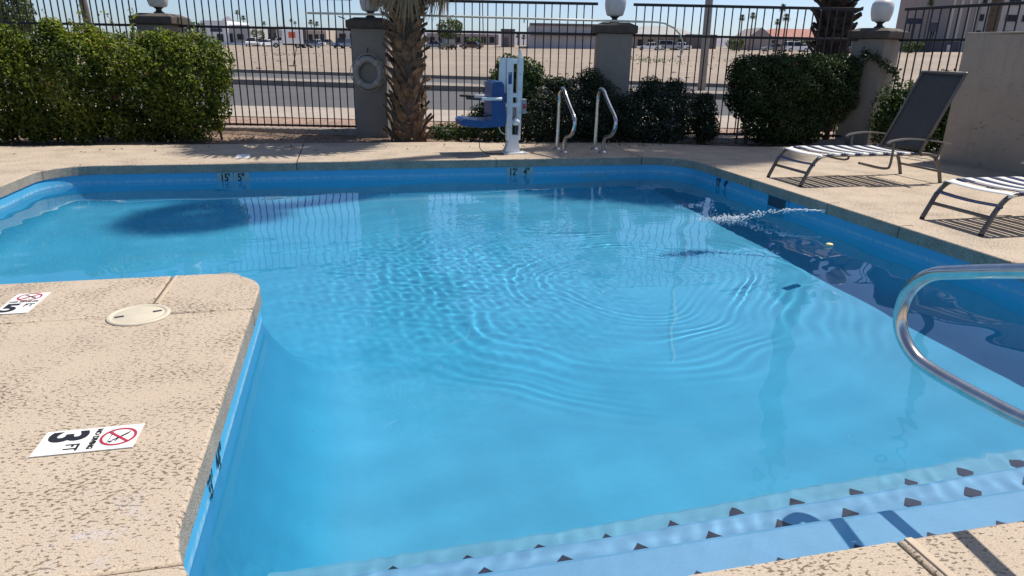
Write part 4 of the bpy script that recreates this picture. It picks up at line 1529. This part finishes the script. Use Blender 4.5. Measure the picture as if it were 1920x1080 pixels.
GZ = lambda u, d: lot(u, d)
t = bld('white flat-roofed shop building beyond the lot at left')
block(t, 'wall', 376, 425, 38, 84, 170, 14, M['bwhite'], -1)
block(t, 'wall', 425.3, 468, 47, 84, 171, 12, M['bgrey'], -1)
front(t, 'cornice', 425.3, 469, 46, 48.5, 171, M['bwhite'], .3)
front(t, 'plinth', 425.3, 469, 79.5, 84, 171, M['bwhite'], .2)
for a in ((406, 419, 63, 79), (428, 437, 62, 82), (444, 457, 63, 75)):
    w_ = front(t, 'window', *a, 170 if a[0] < 425 else 171, M['bgrey'], .1)
    front(w_, 'pane', a[0] + .8, a[1] - .8, a[2] + .8, a[3] - .8, 170 if a[0] < 425 else 171, M['glass'], .16)
front(t, 'signboard', 395, 416, 53, 59.5, 170, M['signblue'], .25)
t = bld('long low dark building behind the box truck')
block(t, 'wall', 494, 573, 52, 84, 195, 14, M['bbrown'], -1)
front(t, 'fascia', 493, 574, 51, 54, 195, M['bgrey'], .4)
for k in range(5):
    front(t, 'window', 500 + k * 14, 508 + k * 14, 62, 74, 195, M['glass'], .1)
t = bld('small beige building right of the box truck')
block(t, 'wall', 573.5, 611, 54, 84, 190, 12, M['bbeige'], -1)
front(t, 'fascia', 573, 611.5, 53, 57, 190, M['bwhite'], .3)
for k in range(3):
    w_ = front(t, 'window', 578 + k * 11, 586 + k * 11, 64, 78, 190, M['bbrown'], .1)
    front(w_, 'pane', 579 + k * 11, 585 + k * 11, 65, 77, 190, M['glass'], .15)
t = bld('grey building half hidden by the life ring pillar')
block(t, 'wall', 612, 742, 57, 84, 200, 12, M['bgrey'], -1)
for k in range(6):
    front(t, 'window', 616 + k * 20, 628 + k * 20, 63, 76, 200, M['glass'], .1)
t = bld('low dark row of buildings behind the black jeep')
block(t, 'wall', 800, 935, 62, 92, 210, 12, M['btaupe'], -1)
for k in range(8):
    front(t, 'window', 806 + k * 16, 815 + k * 16, 69, 80, 210, M['glass'], .1)
t = bld('narrow grey block left of the long warehouse')
block(t, 'wall', 940, 965, 55, 92, 165, 10, M['btaupe'], -1)
front(t, 'fascia', 939, 966, 54, 58, 165, M['bbrown'], .3)
front(t, 'door', 945, 953, 70, 90, 165, M['bbrown'], .1)
t = bld('long pale warehouse with dark roof edge left of the middle pillar')
block(t, 'wall', 994, 1168, 44, 93, 150, 30, M['blilac'], -1)
front(t, 'fascia', 993, 1169, 43, 47.5, 150, M['bbrown'], .5)
for k in range(7):
    front(t, 'panel_joint', 1010 + k * 22, 1010.6 + k * 22, 48, 92, 150, M['bgrey'], .06)
front(t, 'awning', 994, 1128, 63, 66, 150, M['bbrown'], 1.2)
t = bld('grey gable-roofed shed right of the middle pillar')
u0, u1, z0, z1 = block(t, 'wall', 1180, 1312, 68, 96, 160, 20, M['btaupe'], -1)
_, zr = pix(1240, 45, 160)
mb = MB()
mb.add([(u0 - .8, 159, z1), (u1 + .8, 159, z1), (u1 + .8, 181, z1), (u0 - .8, 181, z1), (u0 + 5, 170, zr), (u1 - 4, 170, zr)], [(0, 1, 5, 4), (1, 2, 5), (2, 3, 4, 5), (3, 0, 4), (3, 2, 1, 0)])
mb.build('roof', M['greyroof'], t)
for k in range(6):
    front(t, 'window', 1196 + k * 19, 1206 + k * 19, 74, 86, 160, M['glass'], .1)
block(t, 'annex', 1288, 1345, 64, 97, 158, 1.5, M['bbrown'], -1)
t = bld('low building with red tiled roof behind the far palms')
u0, u1, z0, z1 = block(t, 'wall', 1418, 1640, 68, 98, 150, 18, M['blilac'], -1)
_, zr = pix(1480, 51, 150)
mb = MB()
mb.add([(u0 - 1.2, 148.6, z1), (u1 + 1.2, 148.6, z1), (u1 + 1.2, 169, z1), (u0 - 1.2, 169, z1), (u0 + 6.5, 158, zr), (u1 - 6, 158, zr)], [(0, 1, 5, 4), (1, 2, 5), (2, 3, 4, 5), (3, 0, 4), (3, 2, 1, 0)])
mb.build('roof', M['redroof'], t)
ga, zb_ = pix(1400, 68, 147)
gb_, _ = pix(1442, 68, 147)
_, zp = pix(1421, 52, 147)
mb = MB()
mb.prism([(ga, -1), (gb_, -1), (gb_, zb_), ((ga + gb_) / 2, zp), (ga, zb_)], 'y', 145, 156)
mb.build('gable', M['btaupe'], t)
for k in range(9):
    w_ = front(t, 'window', 1446 + k * 20, 1458 + k * 20, 74, 88, 150, M['bwhite'], .1)
    front(w_, 'pane', 1447 + k * 20, 1457 + k * 20, 75, 87, 150, M['glass'], .16)
# the slab tower at the right
t = bld('tall beige slab tower with rows of dark windows at the right')
u0, _ = pix(1757, 20, 150)
u1, _ = pix(1816, 20, 150)
u2, _ = pix(2080, 20, 150)
MB().box(u0, u1, 146, 165, -1, 40).build('stair_shaft', M['btaupe'], t)
MB().box(u1 + .02, u2, 150, 165, -1, 38).build('wall', M['tower'], t)
for k in range(4):
    uu = u0 + (u1 - u0) * (k + .5) / 4
    MB().box(uu - .22, uu + .22, 145.8, 146.05, 0, 40).build('fin', M['tower'], t)
for row in range(11):
    zc = 3.4 + row * 3.05
    for k in range(9):
        uc = u1 + 2.2 + k * 3.35
        w_ = MB().box(uc - 1.2, uc + 1.2, 149.9, 150.02, zc - .75, zc + .62).build('window', M['btaupe'], t)
        MB().box(uc - 1.1, uc - .05, 149.84, 149.98, zc - .65, zc + .55).build('pane', M['glass'], w_)
        MB().box(uc + .05, uc + 1.1, 149.84, 149.98, zc - .65, zc + .55).build('pane', M['glass'], w_)
t = bld('low dark blue building at the foot of the tower')
block(t, 'wall', 1745, 1800, 77, 100, 140, 5, M['signblue'], -1)
front(t, 'door', 1776, 1782, 84, 100, 140, M['bgrey'], .1)


# far hills
def hills(label_kind, d, pts, m):
    mb = MB()
    n = len(pts)
    vs = []
    for (px, py) in pts:
        u, z = pix(px, py, d)
        vs.append(W(u, d, z))
    vs += [W(pix(px, py, d)[0] * .97, d * .90, -5) for px, py in pts]
    vs += [W(pix(px, py, d)[0] * 1.05, d * 1.15, -5) for px, py in pts]
    mb.add(vs, [(i, i + 1, n + i + 1, n + i) for i in range(n - 1)] + [(i + 1, i, 2 * n + i, 2 * n + i + 1) for i in range(n - 1)], True)
    o = mb.build('hills', m)
    o['kind'] = 'structure'


hill_m = mat('hill_rock', (.20, .19, .22), rough=.95, noise=.15, nscale=.01)
hills('', 4200, [(-200, 72), (100, 66), (300, 60), (380, 56), (408, 44), (420, 34), (428, 30), (437, 38), (452, 45), (470, 50), (500, 52), (530, 48), (560, 52), (620, 55), (700, 52), (760, 50), (800, 58), (900, 62), (1000, 60), (1300, 70), (1700, 85), (2200, 95)], hill_m)


# ------------------------------------------------------------------ far trees and palms
def far_tree(label, px, ytop, ybase, d, wpx, seed, n=900, m='fartree', group='trees beyond the lot', low=False):
    u, z1 = pix(px, ytop, d)
    zb = lot(u, d)
    h = z1 - zb
    w = wpx * d / FPX / 2
    t = thing('broadleaf_tree', label, 'tree', W(u, d, zb), -YAW, group)
    r = random.Random(seed)
    c0 = .5 if low else .62
    ells = [(0, 0, h * c0, w, w * .8, h * (1 - c0))] + [(r.uniform(-.6, .6) * w, r.uniform(-.4, .4) * w, h * r.uniform(c0 - .15, .82), w * .5, w * .45, h * .18) for _ in range(6)]
    P, N = blob_points(ells, n, .3, .2, 1.2, seed)
    link('crown', leaf_mesh('crown', P, max(.12, w * .16), M[m], outward=N, aspect=.7), t)
    mb = MB()
    mb.tube([(0, 0, -.2), (.05, 0, h * .35), (0, 0, h * .7)], [.18, .13, .05], n=6)
    for k in range(4):
        mb.tube([(0, 0, h * .3), (r.uniform(-.5, .5) * w, r.uniform(-.4, .4) * w, h * .72)], [.08, .03], n=5)
    mb.build('trunk', M['bark'], t)
    return t


def far_palm(label, px, ytop, d, cw, seed):
    u, z1 = pix(px, ytop, d)
    zb = lot(u, d)
    h = z1 - zb
    t = thing('far_palm', label, 'palm tree', W(u, d, zb), -YAW, 'slender palms beyond the lot')
    r = random.Random(seed)
    R_ = cw * d / FPX / 2
    lean = r.uniform(-.3, .3)
    tr = max(.14, R_ * .13)
    MB().tube([(0, 0, -.3), (lean * .3, 0, h * .4), (lean, 0, h - R_)], [tr * 1.4, tr, tr * .8], n=8).build('trunk', M['bark'], t)
    mb = MB()
    c = Vector((lean, 0, h - R_ * .9))
    for k in range(46):
        az = 2.399 * k
        el = R(80 - 140 * (k / 46))
        dr = Vector((math.cos(az) * math.cos(el), math.sin(az) * math.cos(el), math.sin(el)))
        s = dr.cross(Vector((0, 0, 1))).normalized()
        L_ = R_ * r.uniform(.75, 1.1)
        for q in (-1, 0, 1):
            e = (dr + s * q * .45).normalized()
            m1 = c + e * L_ * .6
            p2 = c + e * L_ + Vector((0, 0, -.22 * L_))
            w = L_ * .07
            mb.add([c, m1 - s * w, m1 + s * w, p2], [(0, 1, 2), (1, 3, 2)])
    mb.build('crown', M['frond'], t)
    return t


far_tree('big soft green tree at the far left edge', 12, -25, 70, 60, 78, 1, 2600, group='trees beyond the lot')
far_tree('yellow green tree beside the white shop', 480, 53, 82, 165, 24, 2)
far_tree('dark tree left of the white shop above the hedge', 362, 36, 84, 120, 40, 3, m='bush')
far_tree('green tree right of the shaggy palm trunk', 842, 33, 90, 140, 46, 4, 1500)
far_tree('low olive tree right of the black jeep', 888, 70, 92, 150, 28, 5, low=True)
far_tree('green bush left of the red roof', 1380, 70, 96, 140, 34, 6, low=True)
far_tree('yellow bush below the red roof', 1514, 73, 97, 138, 24, 7, low=True)
far_tree('dark tree behind the ivy pillar', 1712, 74, 100, 130, 36, 8, m='bush', low=True)
far_tree('olive trees behind the grey shed', 1222, 60, 96, 175, 40, 9, m='bush')
far_tree('distant dark tree before the beige building', 655, 52, 88, 205, 40, 10, m='bush')
for k, (px, yt, d, cw) in enumerate([(444, 17, 210, 11), (456, 27, 230, 12), (494, 38, 260, 10), (547, 33, 240, 9), (553, 38, 250, 8), (583, 34, 220, 13), (592, 38, 225, 12), (972, 60, 200, 12), (982, 63, 205, 12)]):
    words = ['tallest thin palm left of the truck', 'thin palm just right of the tallest left palm', 'small distant palm above the cars', 'thin palm above the box truck', 'short palm above the truck box end', 'palm above the beige building, left one', 'palm above the beige building, right one', 'small palm left of the warehouse', 'small palm touching the warehouse edge']
    far_palm(words[k], px, yt, d, cw, 40 + k)
for k, (px, yt, d, cw) in enumerate([(1394, 25, 135, 15), (1413, 20, 132, 17), (1467, 4, 128, 18), (1476, 22, 126, 19), (1459, 33, 130, 14), (1748, -5, 140, 17)]):
    words = ['leftmost slim palm before the red roof', 'second slim palm before the red roof', 'tallest slim palm before the red roof', 'rightmost slim palm before the red roof', 'short slim palm beside the tallest one', 'lone slim palm left of the tower']
    far_palm(words[k], px, yt, d, cw, 60 + k)
# dry weeds on the lot
wp = []
for (cx_, cy_, sp, n_) in [(1222, 112, 2.0, 260), (1420, 118, 1.5, 120), (540, 128, 1.5, 60)]:
    v = _f + _rt * ((cx_ - 960) / FPX) + _dn * ((cy_ - 540) / FPX)
    d = 70
    u, z = pix(cx_, cy_, d)
    for k in range(n_):
        uu, dd = u + rh.gauss(0, sp), d + rh.gauss(0, sp * 2)
        q = W(uu, dd, lot(uu, dd) + abs(rh.gauss(0, .18)))
        wp.append(q[:])
o = link('weeds', leaf_mesh('weeds', np.array(wp), .22, M['fartree'], aspect=.35))
tag(o, 'sparse green weeds on the vacant lot', 'weeds', None, 'stuff')
# stones and clods on the lot
cl = MB()
for k in range(150):
    d = rh.uniform(38, 110)
    u = rh.uniform(-.75, .75) * d
    s = rh.uniform(.03, .12)
    q = W(u, d, lot(u, d))
    cl.sphere((q.x, q.y, q.z + s * .2), s, 4, sx=rh.uniform(1, 2), sy=rh.uniform(1, 2), sz=.6)
o = cl.build('stones', M['dirt'])
tag(o, 'scattered clods and stones on the vacant lot', 'stones', None, 'stuff')


# ------------------------------------------------------------------ poles, signs
def pole(label, px0, y0, px1, y1, d, r, m, base=None):
    u0, z0 = pix(px0, y0, d)
    u1, z1 = pix(px1, y1, d)
    zb = lot(u1, d) if base is None else base
    k = (zb - z1) / (z0 - z1)
    ub = u1 + (u0 - u1) * k
    t = thing('utility_pole', label, 'pole', W(ub, d, zb), -YAW)
    kk = 3.0
    MB().tube([(0, 0, -.2), (u0 - ub, 0, z0 - zb), ((u0 - ub) * kk, 0, (z0 - zb) * kk)], [r, r * .95, r * .8], n=10).build('shaft', m, t)
    return t


M['pole'] = mat('pole_steel', (.32, .29, .26), rough=.6, noise=.1)
M['wood'] = mat('pole_wood', (.17, .13, .10), rough=.9, noise=.2)
pole('grey steel lamp post between middle pillar and big bush', 1330, 0, 1315, 172, 23.0, .125, M['pole'], .1)
pole('brown wooden utility pole above the left hedge', 155, 0, 165, 45, 30.0, .16, M['wood'])
pole('thin far utility pole above the dark building', 529, 16, 532, 52, 200, .16, M['wood'])
pole('thin far utility pole left of the warehouse', 905, 20, 906, 60, 190, .14, M['wood'])
# leaning marker post on the lot
ua, za = pix(549, 126, 45)
ub_, zb_ = pix(557, 85, 45)
t = thing('marker_post', 'thin dark leaning post on the dirt lot', 'post', W(ua, 45, lot(ua, 45)), -YAW)
MB().tube([(0, 0, -.1), (ub_ - ua, 0, zb_ - lot(ua, 45))], [.03, .022], n=6).build('shaft', M['iron'], t)
MB().bbox(-.2, .2, -.2, .2, -.02, .05, .01).build('foot', M['iron'], t)


def far_sign(label, px0, px1, y0, y1, d):
    t = thing('roadside_sign', label, 'sign', W(pix((px0 + px1) / 2, y1, d)[0], d, 0), -YAW, 'roadside signs beyond the lot')
    uc, _ = pix((px0 + px1) / 2, y1, d)
    u0, z1 = pix(px0, y0, d)
    u1, z0 = pix(px1, y1, d)
    MB().bbox(u0 - uc, u1 - uc, -.2, .2, z0, z1, .05).build('sign_panel', M['signblue'], t)
    for s in (.3, .6):
        x = (u0 - uc) + (u1 - u0) * s
        MB().tube([(x, 0, 0), (x, 0, z0 + .05)], .14, n=8).build('post', M['iron'], t)
    return t


far_sign('wide dark roadside sign on two posts left of the tower', 1701, 1726, 34, 45, 150)
far_sign('narrow dark sign against the tower corner', 1746, 1756, 41, 60, 135)


# ------------------------------------------------------------------ parked vehicles
M['tyre'] = mat('tyre', (.02, .02, .02), rough=.8)
M['hub'] = mat('hub', (.45, .45, .46), rough=.3, metal=.8)
M['lampc'] = mat('headlamp', (.75, .75, .72), rough=.15)
M['lampr'] = mat('taillamp', (.35, .02, .02), rough=.2)
PAINT = {}


def paint(c):
    if c not in PAINT:
        PAINT[c] = mat('car_paint', c, rough=.22, noise=.03, nscale=.5, spec=.6)
    return PAINT[c]


def vehicle(name, label, cat, px, d, rot, kind, color, base_y=None):
    """local x = forward, y = width"""
    u, _ = pix(px, 88, d)
    t = thing(name, label, cat, W(u, d, lot(u, d) + .0), -YAW + rot, 'vehicles parked beyond the lot')
    pm = paint(color)
    dims = {'sedan': (4.5, 1.78, 1.42), 'suv': (4.7, 1.9, 1.75), 'jeep': (4.3, 1.85, 1.85), 'pickup': (5.4, 1.95, 1.85)}[kind]
    L_, Wd, Hh = dims
    hl, hw = L_ / 2, Wd / 2
    belt = Hh * (.58 if kind == 'sedan' else .56)
    if kind == 'sedan':
        body = [(-hl, .35), (-hl + .05, .75), (-hl + .25, belt), (-hl + 1.0, belt + .02), (hl - 1.35, belt), (hl - .25, belt - .16), (hl, .62), (hl, .32), (hl - .2, .24), (-hl + .2, .24)]
        cab = [(-hl + .75, belt), (-hl + 1.35, Hh - .03), (-hl + 1.9, Hh), (hl - 2.2, Hh - .02), (hl - 1.35, belt)]
    elif kind == 'pickup':
        body = [(-hl, .45), (-hl, belt), (hl - 1.3, belt), (hl - .15, belt - .06), (hl, .75), (hl, .42), (hl - .2, .32), (-hl + .2, .36)]
        cab = [(-hl + 1.75, belt), (-hl + 1.85, Hh), (hl - 2.0, Hh), (hl - 1.3, belt)]
    else:
        body = [(-hl, .42), (-hl + .02, belt), (hl - 1.15, belt), (hl - .18, belt - .08), (hl, .72), (hl, .38), (hl - .2, .28), (-hl + .2, .30)]
        cab = [(-hl + .04, belt), (-hl + .2, Hh - .04), (-hl + .5, Hh), (hl - 2.0, Hh - .02), (hl - 1.15, belt)]
    bm = bmesh.new()
    mbb = MB()
    mbb.prism(body, 'y', -hw, hw)
    o = mbb.build('body', pm, t)
    md = o.modifiers.new('bev', 'BEVEL')
    md.width = .06
    md.segments = 2
    bm.free()
    # greenhouse: glass with painted roof
    n = len(cab)
    ins = .16
    vs = [(x, -hw + .05 + ins * (z - belt) / (Hh - belt), z) for x, z in cab] + [(x, hw - .05 - ins * (z - belt) / (Hh - belt), z) for x, z in cab]
    fs = [tuple(range(n)), tuple(reversed(range(n, 2 * n)))] + [(i, i + n, (i + 1) % n + n, (i + 1) % n) for i in range(n)]
    g = MB()
    g.add(vs, fs)
    g.build('window_band', M['glass'], t)
    xs_ = [x for x, z in cab if z > Hh - .1]
    MB().bbox(min(xs_) - .1, max(xs_) + .1, -hw + .17, hw - .17, Hh - .07, Hh + .025, .03).build('roof', pm, t)
    for x in (min(xs_), (min(xs_) + max(xs_)) / 2, max(xs_)):
        for s in (-1, 1):
            MB().tube([(x, s * (hw - .045), belt), (x, s * (hw - .20), Hh)], .035, n=5).build('pillar', pm, t)
    for x in (-hl + .85, hl - .85):
        for s in (-1, 1):
            w_ = MB().tube([(x, s * (hw - .2), .34), (x, s * (hw + .01), .34)], .34, n=16).build('wheel', M['tyre'], t)
            MB().tube([(x, s * (hw + .005), .34), (x, s * (hw + .02), .34)], .2, n=12).build('hub_cap', M['hub'], w_)
    for s in (-1, 1):
        MB().bbox(hl - .1, hl + .012, s * hw * .72 - .2, s * hw * .72 + .2, .62, .76, .02).build('headlight', M['lampc'], t)
        MB().bbox(-hl - .012, -hl + .08, s * hw * .78 - .15, s * hw * .78 + .15, .70, .84, .02).build('tail_light', M['lampr'], t)
    if kind == 'jeep':
        MB().tube([(-hl - .1, 0, .9), (-hl - .32, 0, .9)], .36, n=16).build('spare_wheel', M['tyre'], t)
    return t


WH, BK, SV, BL, BR = (.88, .88, .88), (.02, .02, .022), (.35, .36, .38), (.04, .07, .14), (.16, .10, .07)
vehicle('parked_car', 'white suv parked before the yellow green tree', 'car', 473, 155, R(-80), 'suv', WH)
vehicle('parked_car', 'dark sedan between the two white cars at left', 'car', 485, 160, R(-85), 'sedan', BK)
vehicle('parked_car', 'white sedan parked left of the box truck', 'car', 499, 152, R(-120), 'sedan', WH)
vehicle('parked_car', 'black suv half behind the box truck front', 'car', 512, 158, R(-90), 'suv', BK)
vehicle('parked_car', 'black sedan just right of the box truck', 'car', 570, 136, R(-95), 'sedan', BK)
vehicle('parked_car', 'dark blue sedan second right of the box truck', 'car', 584, 138, R(-100), 'sedan', BL)
vehicle('parked_car', 'white sedan before the beige building', 'car', 592, 165, R(185), 'sedan', WH)
vehicle('parked_car', 'silver sedan right of the beige building front', 'car', 612, 168, R(175), 'sedan', SV)
vehicle('parked_car', 'dark suv beside the life ring pillar', 'car', 643, 132, R(-100), 'suv', BL)
vehicle('parked_jeep', 'black jeep parked right of the shaggy palm', 'jeep', 842, 128, R(-70), 'jeep', BK)
vehicle('parked_car', 'brown sedan right of the black jeep', 'car', 884, 140, R(170), 'sedan', BR)
vehicle('parked_car', 'silver sedan left of the black jeep', 'car', 812, 140, R(180), 'sedan', SV)
vehicle('parked_car', 'white sedan right of the middle pillar', 'car', 1217, 138, R(175), 'sedan', WH)
vehicle('parked_car', 'silver suv before the grey shed', 'car', 1255, 140, R(5), 'suv', SV)
vehicle('parked_car', 'white sedan left of the dark annex', 'car', 1274, 143, R(185), 'sedan', WH)
vehicle('parked_car', 'white suv below the red roof', 'car', 1492, 132, R(10), 'suv', WH)
vehicle('parked_car', 'silver sedan behind the square bush', 'car', 1450, 134, R(180), 'sedan', SV)
vehicle('parked_car', 'white sedan beside the dark palm trunk', 'car', 1518, 133, R(0), 'sedan', WH)
# box truck
d = 133.0
u, _ = pix(541, 88, d)
t = thing('box_truck', 'white rental box truck with orange panel beyond the lot', 'truck', W(u, d, lot(u, d)), -YAW + R(200), 'vehicles parked beyond the lot')
MB().bbox(-2.6, 1.0, -1.1, 1.1, .75, 3.15, .06).build('box', paint(WH), t)
MB().bbox(1.0, 1.95, -1.05, 1.05, 1.95, 3.1, .10).build('attic', M['bgrey'], t)  # over-cab attic greyed: its shade is put into the colour
cb = MB()
cb.prism([(1.02, .55), (1.02, 1.94), (1.75, 1.94), (2.15, 1.30), (2.85, 1.15), (2.95, .95), (2.95, .5), (2.7, .42)], 'y', -.98, .98)
o = cb.build('cab', paint(WH), t)
cg = MB()
cg.prism([(1.15, 1.28), (1.15, 1.85), (1.68, 1.85), (2.02, 1.28)], 'y', -1.0, 1.0)
cg.build('side_window', M['glass'], t)
MB().add([(1.80, -.85, 1.90), (1.80, .85, 1.90), (2.17, .85, 1.32), (2.17, -.85, 1.32)], [(0, 1, 2, 3)]).build('windscreen', M['glass'], t)
MB().bbox(2.93, 3.0, -.7, .7, .75, 1.0, .02).build('grille', M['black'], t)
for s in (-1, 1):
    MB().bbox(2.88, 2.98, s * .8 - .13, s * .8 + .13, .78, 1.0, .02).build('headlight', M['lampc'], t)
    MB().bbox(-1.3, -.1, s * 1.105 - .006, s * 1.105 + .006, 1.75, 2.75, .003).build('orange_panel', M['orange'], t)
    for x in (-1.6, 2.2):
        w_ = MB().tube([(x, s * .78, .42), (x, s * 1.04, .42)], .42, n=16).build('wheel', M['tyre'], t)
        MB().tube([(x, s * 1.03, .42), (x, s * 1.06, .42)], .22, n=12).build('hub_cap', M['hub'], w_)
MB().bbox(-2.75, 1.0, -.5, .5, .5, .74, .03).build('chassis', M['black'], t)
